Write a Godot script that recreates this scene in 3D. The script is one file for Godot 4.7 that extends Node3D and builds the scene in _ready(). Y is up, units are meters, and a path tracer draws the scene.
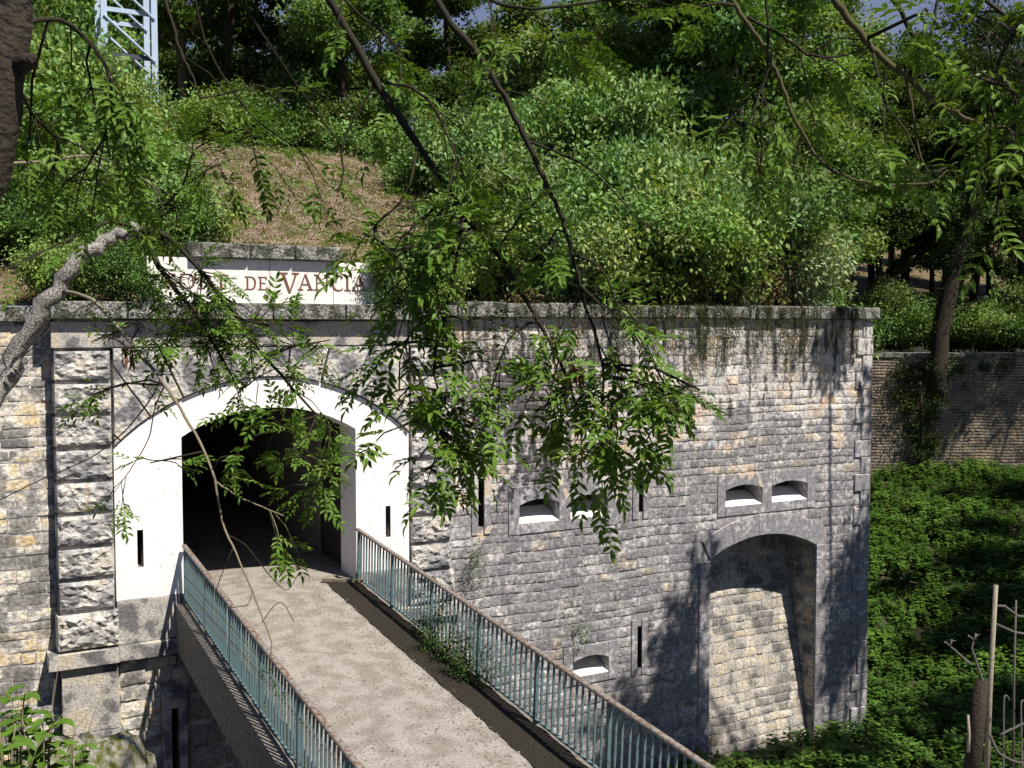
extends Node3D
# A fort gateway reached by a footbridge over a dry moat, seen through overhanging branches.
# World: x along the facade, y up (0 = bridge deck at the gate), z towards the viewer (0 = gate face).

const EYE := Vector3(-3.37, 4.75, 18.56)
const FOCAL := 1040.0
const YAW := 28.0
const PITCH := 3.08
const SUN := Vector3(-0.24, -1.0, -0.62)      # the way the sunlight travels
const SLOPE := 0.06                           # the bridge falls away from the gate

var rng := RandomNumberGenerator.new()
var M := {}
var fwd: Vector3
var rgt: Vector3
var upv: Vector3
var taken := {}

# ---------------------------------------------------------------- basics
func at(px: float, py: float, depth: float) -> Vector3:
	return EYE + (fwd + rgt * (px - 512.0) / FOCAL - upv * (py - 384.0) / FOCAL) * depth

func rf(a: float, b: float) -> float:
	return rng.randf_range(a, b)

func numbered(called: String) -> String:
	if not taken.has(called):
		taken[called] = 0
		return called
	taken[called] += 1
	return "%s_%03d" % [called, taken[called]]

func tag(o: Node, label: String, category := "", group := "", kind := "") -> Node:
	if label: o.set_meta("label", label)
	if category: o.set_meta("category", category)
	if group: o.set_meta("group", group)
	if kind: o.set_meta("kind", kind)
	return o

func thing(called: String, label: String, category: String, pos := Vector3.ZERO, group := "") -> Node3D:
	var o := Node3D.new()
	o.name = numbered(called)
	add_child(o)
	o.position = pos
	tag(o, label, category, group)
	return o

func group_node(called: String, parent: Node) -> Node3D:
	var o := Node3D.new()
	o.name = called
	parent.add_child(o, true)
	return o

func mi(called: String, mesh: Mesh, m: Material, parent: Node, xf := Transform3D()) -> MeshInstance3D:
	var o := MeshInstance3D.new()
	o.name = numbered(called) if parent == self else called
	o.mesh = mesh
	o.material_override = m
	parent.add_child(o, true)
	o.transform = xf
	return o

func st_new() -> SurfaceTool:
	var st := SurfaceTool.new()
	st.begin(Mesh.PRIMITIVE_TRIANGLES)
	return st

func done(st: SurfaceTool) -> ArrayMesh:
	st.generate_normals()
	return st.commit()

func tri(st: SurfaceTool, a: Vector3, b: Vector3, c: Vector3) -> void:   # a b c run anticlockwise seen from outside
	st.add_vertex(a); st.add_vertex(c); st.add_vertex(b)

func quad(st: SurfaceTool, a: Vector3, b: Vector3, c: Vector3, d: Vector3) -> void:
	tri(st, a, b, c)
	tri(st, a, c, d)

func box(st: SurfaceTool, a: Vector3, b: Vector3, T := Transform3D()) -> void:
	st.set_smooth_group(-1)
	var p := []
	for i in 8:
		p.append(T * Vector3(b.x if i & 1 else a.x, b.y if i & 2 else a.y, b.z if i & 4 else a.z))
	quad(st, p[4], p[5], p[7], p[6]); quad(st, p[1], p[0], p[2], p[3])
	quad(st, p[5], p[1], p[3], p[7]); quad(st, p[0], p[4], p[6], p[2])
	quad(st, p[6], p[7], p[3], p[2]); quad(st, p[0], p[1], p[5], p[4])

func box_mesh(a: Vector3, b: Vector3) -> ArrayMesh:
	var st := st_new()
	box(st, a, b)
	return done(st)

# a polygon in x,y (anticlockwise) pulled from z0 to z1 with a chamfered, slightly worn front edge
func prism(st: SurfaceTool, pts: PackedVector2Array, z0: float, z1: float, ch := 0.012, wobble := 0.0) -> void:
	st.set_smooth_group(-1)
	if Geometry2D.is_polygon_clockwise(pts):
		pts.reverse()
	var n := pts.size()
	var inner := PackedVector2Array()
	for i in n:
		var p := pts[i]
		var e0 := (p - pts[(i + n - 1) % n]).normalized()
		var e1 := (pts[(i + 1) % n] - p).normalized()
		var nrm := Vector2(-e0.y - e1.y, e0.x + e1.x)
		var k := maxf(0.35, nrm.length_squared() * 0.5)
		inner.append(p + nrm / k * ch * 0.5 * 2.0 * 0.5 + Vector2(rf(-wobble, wobble), rf(-wobble, wobble)))
	var ix := Geometry2D.triangulate_polygon(inner)
	for t in range(0, ix.size(), 3):
		var a := inner[ix[t]]; var b := inner[ix[t + 1]]; var c := inner[ix[t + 2]]
		if (b - a).cross(c - a) < 0.0:
			var s := b; b = c; c = s
		tri(st, Vector3(a.x, a.y, z1), Vector3(b.x, b.y, z1), Vector3(c.x, c.y, z1))
	for i in n:
		var j := (i + 1) % n
		var a := pts[i]; var b := pts[j]
		quad(st, Vector3(a.x, a.y, z1 - ch), Vector3(b.x, b.y, z1 - ch), Vector3(inner[j].x, inner[j].y, z1), Vector3(inner[i].x, inner[i].y, z1))
		quad(st, Vector3(a.x, a.y, z0), Vector3(b.x, b.y, z0), Vector3(b.x, b.y, z1 - ch), Vector3(a.x, a.y, z1 - ch))

func slab(pts: PackedVector2Array, z0: float, z1: float, ch := 0.012, wobble := 0.0) -> ArrayMesh:
	var st := st_new()
	prism(st, pts, z0, z1, ch, wobble)
	return done(st)

func rect(x0: float, x1: float, y0: float, y1: float) -> PackedVector2Array:
	return PackedVector2Array([Vector2(x0, y0), Vector2(x1, y0), Vector2(x1, y1), Vector2(x0, y1)])

# rough-faced block: a grid front with bumps, corner at x0,y0
func rock_face(x0: float, x1: float, y0: float, y1: float, z0: float, z1: float, bump: float, nx := 15, ny := 9, ch := 0.022) -> ArrayMesh:
	var st := st_new()
	st.set_smooth_group(-1)
	var g := []
	var rn := noise(rng.randi_range(1, 9999), 3.2, 3)
	for j in ny + 1:
		var row := []
		for i in nx + 1:
			var u := float(i) / nx
			var v := float(j) / ny
			var edge := i == 0 or j == 0 or i == nx or j == ny
			var p := Vector3(lerpf(x0 + ch, x1 - ch, u), lerpf(y0 + ch, y1 - ch, v), z1)
			if not edge:
				p += Vector3(rf(-1, 1) * (x1 - x0) / nx * 0.3, rf(-1, 1) * (y1 - y0) / ny * 0.3, (0.45 + 0.9 * rn.get_noise_2d(p.x * 1.2, p.y * 1.8) + rf(-0.22, 0.22)) * bump)
			row.append(p)
		g.append(row)
	for j in ny:
		for i in nx:
			if (i + j) % 2 == 0:
				quad(st, g[j][i], g[j][i + 1], g[j + 1][i + 1], g[j + 1][i])
			else:
				quad(st, g[j][i + 1], g[j + 1][i + 1], g[j + 1][i], g[j][i])
	var o := [Vector3(x0, y0, z0), Vector3(x1, y0, z0), Vector3(x1, y1, z0), Vector3(x0, y1, z0)]
	var f := [g[0][0], g[0][nx], g[ny][nx], g[ny][0]]
	for k in 4:
		quad(st, o[k], o[(k + 1) % 4], f[(k + 1) % 4], f[k])
	return done(st)

func tube(st: SurfaceTool, pts: Array, radii: Array, sides := 6) -> void:
	st.set_smooth_group(0)
	var rings := []
	var side := Vector3.UP
	for i in pts.size():
		var d: Vector3 = (pts[mini(i + 1, pts.size() - 1)] - pts[maxi(i - 1, 0)]).normalized()
		if i == 0:
			side = d.cross(Vector3(0.31, 0.2, 0.9)).normalized()
		side = (side - d * side.dot(d)).normalized()
		var other := d.cross(side)
		var ring := []
		for k in sides:
			var a := TAU * k / sides
			ring.append(pts[i] + (side * cos(a) + other * sin(a)) * radii[i])
		rings.append(ring)
	for i in pts.size() - 1:
		for k in sides:
			var l := (k + 1) % sides
			quad(st, rings[i][k], rings[i][l], rings[i + 1][l], rings[i + 1][k])
	var e := rings.size() - 1
	for k in range(1, sides - 1):
		tri(st, rings[e][0], rings[e][k], rings[e][k + 1])
		tri(st, rings[0][0], rings[0][k + 1], rings[0][k])

# a smooth line through points, with small kinks, n points to each stretch
func curve(pts: Array, n := 4, kink := 0.0) -> Array:
	var out := []
	for i in pts.size() - 1:
		var p0: Vector3 = pts[maxi(i - 1, 0)]; var p1: Vector3 = pts[i]
		var p2: Vector3 = pts[i + 1]; var p3: Vector3 = pts[mini(i + 2, pts.size() - 1)]
		for k in n:
			var q := p1.cubic_interpolate(p2, p0, p3, float(k) / n)
			if k > 0 or i > 0:
				q += Vector3(rf(-kink, kink), rf(-kink, kink), rf(-kink, kink))
			out.append(q)
	out.append(pts[-1])
	return out

func taper(n: int, a: float, b: float) -> Array:
	var r := []
	for i in n:
		r.append(lerpf(a, b, float(i) / maxi(1, n - 1)) * rf(0.94, 1.08))
	return r

# ---------------------------------------------------------------- materials
func lin(r: float, g: float, b: float) -> Color:
	return Color(r, g, b).linear_to_srgb()

func noise(sd: int, freq: float, octaves := 4, type := FastNoiseLite.TYPE_SIMPLEX_SMOOTH) -> FastNoiseLite:
	var n := FastNoiseLite.new()
	n.seed = sd
	n.noise_type = type
	n.frequency = freq
	n.fractal_octaves = octaves
	return n

func noise_tex(sd: int, freq: float, stops: Array, octaves := 4, size := 512, type := FastNoiseLite.TYPE_SIMPLEX_SMOOTH) -> NoiseTexture2D:
	var t := NoiseTexture2D.new()
	t.width = size; t.height = size
	t.seamless = true
	t.noise = noise(sd, freq, octaves, type)
	if stops.size():
		var g := Gradient.new()
		var off := PackedFloat32Array()
		var col := PackedColorArray()
		for s in stops:
			off.append(s[0]); col.append(s[1])
		g.offsets = off; g.colors = col
		t.color_ramp = g
	return t

func plain(called: String, c: Color, rough := 0.9) -> StandardMaterial3D:
	var m := StandardMaterial3D.new()
	m.resource_name = called
	m.albedo_color = c
	m.roughness = rough
	m.metallic_specular = 0.3
	M[called] = m
	return m

# base colour times a fine grain (world triplanar, tile metres across) with relief in centimetres
func grained(called: String, c: Color, grain: Texture2D, tile: float, relief: Texture2D, cm: float, rough := 0.92) -> StandardMaterial3D:
	var m := plain(called, c, rough)
	m.albedo_texture = grain
	m.uv1_triplanar = true
	m.uv1_world_triplanar = true
	m.uv1_scale = Vector3.ONE / tile
	if relief:
		m.heightmap_enabled = true
		m.heightmap_texture = relief
		m.heightmap_scale = cm
	return m

func overlaid(m: StandardMaterial3D, t: Texture2D, tile: float, off := Vector3.ZERO) -> void:
	m.detail_enabled = true
	m.detail_albedo = t
	m.detail_blend_mode = BaseMaterial3D.BLEND_MODE_MUL
	m.detail_uv_layer = BaseMaterial3D.DETAIL_UV_2
	m.uv2_triplanar = true
	m.uv2_world_triplanar = true
	m.uv2_scale = Vector3.ONE / tile
	m.uv2_offset = off

func leafy(called: String, c: Color, through: float, rough := 0.55, vertex := true) -> StandardMaterial3D:
	var m := plain(called, c, rough)
	m.vertex_color_use_as_albedo = vertex
	m.backlight_enabled = true
	m.backlight = Color(through, through, through * 0.55)
	m.cull_mode = BaseMaterial3D.CULL_DISABLED
	return m

# soot, lichen and washed limestone on the long wall, x 4..20, y 8..-8 over 512 pixels
func stain_image() -> ImageTexture:
	var N := 512
	var im := Image.create(N, N, false, Image.FORMAT_RGB8)
	var big := noise(11, 0.35, 4)
	var mid := noise(12, 1.3, 4)
	var fine := noise(13, 6.0, 3)
	var run := noise(14, 2.2, 3)
	for j in N:
		var y := 8.0 - 16.0 * j / N
		for i in N:
			var x := 4.0 + 16.0 * i / N
			var b := big.get_noise_2d(x, y)
			var m := mid.get_noise_2d(x, y)
			var f := fine.get_noise_2d(x, y)
			# pale washed stone above, sooty blue-grey below, broken up along courses
			var edge := y - 2.0 + b * 1.9 + m * 1.3 + f * 0.5 - 0.10 * (x - 9.0)
			var c := Color(0.70, 0.70, 0.72)
			if edge > 0.0:
				c = Color(1.0, 0.985, 0.97)
			if edge > 0.0 and m + 0.5 * f > 0.28 and b > -0.1:
				c = Color(0.98, 0.89, 0.80)
			if edge <= 0.0 and m * 0.7 + f * 0.5 > 0.20:
				c = Color(0.86, 0.86, 0.87)
			# black runs under the coping and the dark patch left of the middle
			var r := run.get_noise_2d(x * 1.6, y * 0.22) + 0.35 * f
			var reach := 5.0 - 1.9 - 1.1 * big.get_noise_2d(x * 2.0, 3.0)
			if y > reach and r > 0.20:
				c = c.lerp(Color(0.20, 0.20, 0.20), clampf((r - 0.20) * 5.0, 0.0, 0.7))
			var px := (x - 6.6) / 1.35
			var py := (y - 2.9) / 1.5
			var patch := px * px + py * py + 0.5 * f + 1.6 * r + 0.7 * m
			if patch < 0.85:
				c = c.lerp(Color(0.30, 0.30, 0.32), clampf((0.85 - patch) * 2.5, 0.0, 0.85))
			c = c * (1.0 + 0.16 * f)
			im.set_pixel(i, j, c)
	return ImageTexture.create_from_image(im)

func gray(a: float, b := -1.0, c := -1.0) -> Color:
	return Color(a, a if b < 0 else b, a if c < 0 else c)

func make_materials() -> void:
	var rock_h := noise_tex(1, 0.018, [], 5)
	var fine_h := noise_tex(2, 0.05, [], 4)
	var rock_c := noise_tex(3, 0.02, [[0.0, gray(0.62)], [0.35, gray(0.84)], [0.6, gray(0.96)], [1.0, gray(1.0)]], 5)
	var speck := noise_tex(4, 0.045, [[0.0, gray(0.7)], [0.42, gray(0.9)], [0.7, gray(1.0)], [1.0, gray(1.0)]], 4)
	var stains := stain_image()
	var blotch := noise_tex(5, 0.012, [[0.0, gray(0.5, 0.51, 0.53)], [0.36, gray(0.64, 0.64, 0.66)], [0.45, gray(0.88, 0.88, 0.87)], [0.66, gray(0.98, 0.97, 0.96)], [0.76, gray(1.0, 0.96, 0.88)], [1.0, gray(0.9)]], 6)
	var m := grained("rubble_stone", lin(0.86, 0.855, 0.86), rock_c, 1.1, rock_h, 1.2)
	m.vertex_color_use_as_albedo = true
	overlaid(m, stains, 16.0, Vector3(-0.25, -0.5, 0))
	m = grained("mortar", lin(0.72, 0.70, 0.68), speck, 0.9, fine_h, 1.0)
	overlaid(m, stains, 16.0, Vector3(-0.25, -0.5, 0))
	m = grained("dressed_stone", lin(0.62, 0.62, 0.63), speck, 1.3, fine_h, 0.5)
	overlaid(m, stains, 16.0, Vector3(-0.25, -0.5, 0))
	m = grained("niche_stone", lin(0.66, 0.64, 0.60), rock_c, 1.0, rock_h, 1.4)
	m.vertex_color_use_as_albedo = true
	overlaid(m, blotch, 5.0)
	m = grained("gate_stone", lin(0.66, 0.66, 0.66), rock_c, 1.2, rock_h, 2.2)
	overlaid(m, blotch, 4.1, Vector3(0.3, 0.1, 0.2))
	m = grained("gate_ashlar", lin(0.55, 0.54, 0.52), speck, 1.4, fine_h, 0.6)
	overlaid(m, blotch, 4.6, Vector3(0.7, 0.15, 0.2))
	m = grained("white_paint", lin(0.88, 0.88, 0.88), noise_tex(6, 0.02, [[0.0, gray(0.72)], [0.2, gray(0.96)], [1.0, gray(1.0)]], 5), 1.7, fine_h, 0.25, 0.8)
	grained("panel_stone", lin(0.84, 0.83, 0.81), noise_tex(24, 0.02, [[0.0, gray(0.85)], [0.3, gray(0.95)], [1.0, gray(1.0)]], 4), 1.5, fine_h, 0.3)
	m = grained("coping_stone", lin(0.36, 0.36, 0.35), noise_tex(7, 0.03, [[0.0, gray(0.3)], [0.4, gray(0.7)], [0.62, gray(0.9)], [0.75, gray(1.0)], [1.0, gray(1.0)]], 5), 0.9, rock_h, 1.6)
	overlaid(m, noise_tex(8, 0.014, [[0.0, gray(0.45)], [0.45, gray(0.7, 0.72, 0.66)], [0.55, gray(1.0)], [1.0, gray(1.0)]], 5), 2.3)
	m = grained("flank_stone", lin(0.82, 0.81, 0.78), rock_c, 1.0, rock_h, 1.2)
	m.vertex_color_use_as_albedo = true
	overlaid(m, noise_tex(9, 0.012, [[0.0, gray(0.55)], [0.42, gray(0.7)], [0.5, gray(0.97)], [0.68, gray(1.0, 0.98, 0.93)], [0.78, gray(1.0, 0.92, 0.74)], [1.0, gray(0.9)]], 6), 4.0)
	m = grained("far_stone", lin(0.40, 0.34, 0.28), rock_c, 1.3, rock_h, 1.5)
	m.vertex_color_use_as_albedo = true
	overlaid(m, noise_tex(10, 0.012, [[0.0, gray(0.35)], [0.4, gray(0.55)], [0.5, gray(0.95)], [1.0, gray(1.0)]], 6), 8.0)
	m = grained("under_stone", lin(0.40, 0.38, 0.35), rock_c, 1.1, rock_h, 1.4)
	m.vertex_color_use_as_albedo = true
	# bridge
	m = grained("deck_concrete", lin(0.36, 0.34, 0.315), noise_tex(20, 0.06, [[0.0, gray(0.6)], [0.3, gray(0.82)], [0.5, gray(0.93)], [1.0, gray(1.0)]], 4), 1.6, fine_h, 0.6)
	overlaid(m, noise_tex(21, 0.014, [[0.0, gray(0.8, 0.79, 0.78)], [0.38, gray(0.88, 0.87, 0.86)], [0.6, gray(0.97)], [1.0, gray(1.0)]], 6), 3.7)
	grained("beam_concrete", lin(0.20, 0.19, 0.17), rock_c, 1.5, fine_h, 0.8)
	grained("gutter_dirt", lin(0.032, 0.028, 0.022), speck, 0.6, rock_h, 3.0)
	m = plain("rail_paint", lin(0.14, 0.19, 0.195), 0.55)
	m.albedo_texture = noise_tex(22, 0.03, [[0.0, Color(0.45, 0.28, 0.18)], [0.24, Color(0.62, 0.52, 0.42)], [0.30, gray(0.9)], [0.55, Color(0.85, 0.95, 1.0)], [1.0, gray(1.0)]], 5)
	m.uv1_triplanar = true; m.uv1_world_triplanar = true; m.uv1_scale = Vector3(0.8, 0.8, 0.8)
	m = plain("rail_top", lin(0.25, 0.235, 0.225), 0.5)
	m.albedo_texture = noise_tex(23, 0.03, [[0.0, Color(0.62, 0.46, 0.36)], [0.38, Color(0.82, 0.70, 0.60)], [0.5, gray(0.92)], [1.0, gray(1.0)]], 5)
	m.uv1_triplanar = true; m.uv1_world_triplanar = true; m.uv1_scale = Vector3(0.7, 0.7, 0.7)
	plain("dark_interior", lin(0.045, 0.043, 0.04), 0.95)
	plain("letter_paint", lin(0.17, 0.085, 0.06), 0.85)
	# ground and plants
	m = grained("bank_earth", lin(0.30, 0.245, 0.20), noise_tex(30, 0.05, [[0.0, gray(0.35)], [0.4, gray(0.7)], [0.7, gray(1.0)], [1.0, gray(1.0)]], 5), 1.3, rock_h, 4.0, 1.0)
	overlaid(m, noise_tex(31, 0.02, [[0.0, Color(0.55, 0.62, 0.36)], [0.45, Color(0.72, 0.74, 0.5)], [0.55, Color(1.0, 0.96, 0.92)], [1.0, gray(1.0)]], 5), 6.0)
	grained("moat_earth", lin(0.06, 0.06, 0.035), speck, 1.2, rock_h, 4.0, 1.0)
	grained("bark_grey", lin(0.36, 0.35, 0.33), noise_tex(32, 0.04, [[0.0, gray(0.25)], [0.4, gray(0.6)], [0.6, gray(1.0)], [1.0, gray(1.0)]], 5), 0.35, fine_h, 0.5)
	grained("bark_dark", lin(0.045, 0.038, 0.03), speck, 0.5, rock_h, 1.5)
	grained("bark_pale", lin(0.22, 0.20, 0.16), rock_c, 0.6, rock_h, 1.5)
	plain("twig", lin(0.028, 0.025, 0.016), 0.85)
	plain("twig_mossy", lin(0.075, 0.07, 0.035), 0.9)
	plain("twig_pale", lin(0.19, 0.17, 0.12), 0.85)
	leafy("leaf_tree", Color.WHITE, 0.85)
	leafy("leaf_shrub", Color.WHITE, 0.75)
	leafy("leaf_ground", Color.WHITE, 0.6)
	leafy("leaf_near", lin(0.11, 0.205, 0.03), 0.8, 0.45, true)
	leafy("leaf_dry", lin(0.24, 0.13, 0.07), 0.4, 0.8, true)
	plain("steel_blue", lin(0.40, 0.50, 0.66), 0.45)
	plain("steel_dark", lin(0.06, 0.07, 0.10), 0.5)
	m = plain("iron_rust", lin(0.13, 0.12, 0.115), 0.7)
	m.albedo_texture = rock_c; m.uv1_triplanar = true; m.uv1_world_triplanar = true; m.uv1_scale = Vector3(4, 4, 4)
	grained("post_wood", lin(0.34, 0.31, 0.24), rock_c, 0.4, fine_h, 0.6)
	grained("mossy_stone", lin(0.34, 0.33, 0.31), noise_tex(33, 0.03, [[0.0, Color(0.34, 0.40, 0.12)], [0.40, Color(0.52, 0.56, 0.24)], [0.50, gray(0.8)], [1.0, gray(1.0)]], 5), 0.9, rock_h, 3.0)

# ---------------------------------------------------------------- masonry
var stone_kinds := []      # unit stones (front half of a cushion), six shapes in seven tones
func make_stones() -> void:
	var tones := [Color(0.58, 0.58, 0.60), Color(0.68, 0.68, 0.69), Color(0.76, 0.75, 0.75), Color(0.83, 0.82, 0.80), Color(0.92, 0.91, 0.88), Color(0.90, 0.82, 0.70), Color(1.0, 0.98, 0.96)]
	for t in tones:
		for k in 6:
			var st := st_new()
			st.set_smooth_group(0)
			st.set_color(t * rf(0.93, 1.05))
			var nx := 3
			var ny := 2
			var g := []
			for j in ny + 1:
				var row := []
				for i in nx + 1:
					var edge := i == 0 or j == 0 or i == nx or j == ny
					var p := Vector3(-0.46 + 0.92 * i / nx, -0.43 + 0.86 * j / ny, rf(0.7, 0.95) if edge else rf(0.85, 1.1))
					p += Vector3(rf(-0.04, 0.04), rf(-0.05, 0.05), 0)
					row.append(p)
				g.append(row)
			for j in ny:
				for i in nx:
					if rng.randf() < 0.5: quad(st, g[j][i], g[j][i + 1], g[j + 1][i + 1], g[j + 1][i])
					else: quad(st, g[j][i + 1], g[j + 1][i + 1], g[j + 1][i], g[j][i])
			var ring := []
			for i in nx: ring.append(g[0][i])
			for j in ny: ring.append(g[j][nx])
			for i in nx: ring.append(g[ny][nx - i])
			for j in ny: ring.append(g[ny - j][0])
			for i in ring.size():
				var a: Vector3 = ring[i]
				var b: Vector3 = ring[(i + 1) % ring.size()]
				quad(st, Vector3(a.x * 1.09, a.y * 1.15, -0.2), Vector3(b.x * 1.09, b.y * 1.15, -0.2), b, a)
			stone_kinds.append(done(st))

func stone_of(weights: Array) -> int:
	var total := 0.0
	for w in weights: total += w
	var r := rng.randf() * total
	for i in weights.size():
		r -= weights[i]
		if r <= 0.0:
			return i * 6 + rng.randi_range(0, 5)
	return 0

# rows of stones over x0..x1, y0..y1, leaving out what blocked(y) returns as [left, right] stretches
func rows_of(x0: float, x1: float, y0: float, y1: float, h0: float, h1: float, w0: float, w1: float, joint: float, blocked: Callable) -> Array:
	var out := []
	var y := y0
	while y < y1 - 0.05:
		var h := minf(rf(h0, h1), y1 - y)
		if y1 - y - h < h0 * 0.6:
			h = y1 - y
		var gone := []
		for yy in [y + 0.03, y + h * 0.5, y + h - 0.03]:
			gone.append_array(blocked.call(yy))
		gone.sort_custom(func(a, b): return a[0] < b[0])
		var free := []
		var x := x0
		for g in gone:
			if g[0] > x + 0.06:
				free.append([x, minf(g[0], x1)])
			x = maxf(x, g[1])
		if x < x1 - 0.06:
			free.append([x, x1])
		for f in free:
			var a: float = f[0]
			while a < f[1] - 0.04:
				var w := minf(rf(w0, w1), f[1] - a)
				if f[1] - a - w < w0 * 0.55:
					w = f[1] - a
				var hh := h * (1.0 if rng.randf() < 0.75 else rf(0.78, 0.93))
				var sag := 0.016 * sin((a + w * 0.5) * 1.4 + y * 0.3) + 0.011 * sin((a + w * 0.5) * 3.3 + y * 0.9)   # courses are not quite level
				out.append([a + w * 0.5, y + hh * 0.5 + sag, w - joint, hh - joint])
				a += w
		y += h
	return out

# put stones on a wall thing: the largest ones in view as parts, the others joined as one part
func lay(parent: Node3D, called: String, frames: Array, m: Material, weights: Array, most: int) -> void:
	var all := []
	for f in frames:          # [Transform3D (centre of the stone on the wall plane), w, h, proud]
		var c: Vector3 = f[0].origin
		var d := c.distance_to(EYE)
		var off := (c - EYE)
		var px := 512.0 + FOCAL * off.dot(rgt) / off.dot(fwd)
		var py := 384.0 - FOCAL * off.dot(upv) / off.dot(fwd)
		var seen := px > -10.0 and px < 1034.0 and py > -10.0 and py < 778.0
		var T: Transform3D = f[0]
		T.basis = T.basis * Basis(Vector3(0, 0, 1), rf(-0.03, 0.03)) * Basis.from_scale(Vector3(f[1], f[2], f[3]))
		all.append([f[1] * f[2] / (d * d) if seen else 0.0, T, stone_of(weights)])
	all.sort_custom(func(a, b): return a[0] > b[0])
	var bag := Bag.new()
	for i in all.size():
		if i < most:
			mi(called, stone_kinds[all[i][2]], m, parent, all[i][1])
		else:
			bag.add_whole((stone_kinds[all[i][2]] as ArrayMesh).surface_get_arrays(0), all[i][1])
	if bag.v.size():
		tag(mi(called + "s", bag.mesh(), m, parent), "", "", "", "stuff")

func frames_on(rows: Array, z: float, p0: float, p1: float) -> Array:
	var out := []
	for r in rows:
		out.append([Transform3D(Basis(), Vector3(r[0], r[1], z)), r[2], r[3], rf(p0, p1)])
	return out

# the points of a shallow arch from left to right: springing at y, rise, half span
func arch_pts(cx: float, half: float, spring: float, rise: float, n := 12) -> PackedVector2Array:
	var R := (half * half + rise * rise) / (2.0 * rise)
	var cy := spring + rise - R
	var a := asin(half / R)
	var out := PackedVector2Array()
	for i in n + 1:
		var t := lerpf(-a, a, float(i) / n)
		out.append(Vector2(cx + R * sin(t), cy + R * cos(t)))
	return out

# one opening as a polygon (flat bottom, arched or flat top)
func opening(x0: float, x1: float, y0: float, y1: float, rise := 0.0) -> PackedVector2Array:
	var p := PackedVector2Array([Vector2(x0, y0), Vector2(x1, y0)])
	if rise <= 0.0:
		p.append_array([Vector2(x1, y1), Vector2(x0, y1)])
		return p
	var a := arch_pts((x0 + x1) * 0.5, (x1 - x0) * 0.5, y1, rise, 10)
	a.reverse()
	p.append_array(a)
	return p

# a wall body with holes cut through its face; holes = [polygon, depth]
func cut_wall(called: String, pts: PackedVector2Array, z0: float, z1: float, holes: Array, m: Material, parent: Node) -> void:
	var c := CSGCombiner3D.new()
	c.name = called
	parent.add_child(c, true)
	var w := CSGPolygon3D.new()
	w.name = "body"
	w.polygon = pts
	w.depth = z1 - z0
	w.position.z = z1     # CSGPolygon3D goes from 0 to -depth in z
	w.material = m
	c.add_child(w, true)
	for h in holes:
		var o := CSGPolygon3D.new()
		o.name = "hole"
		o.operation = CSGShape3D.OPERATION_SUBTRACTION
		o.polygon = h[0]
		o.depth = h[1] + 0.5
		o.position.z = z1 + 0.5
		o.material = h[2] if h.size() > 2 else m
		c.add_child(o, true)

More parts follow.
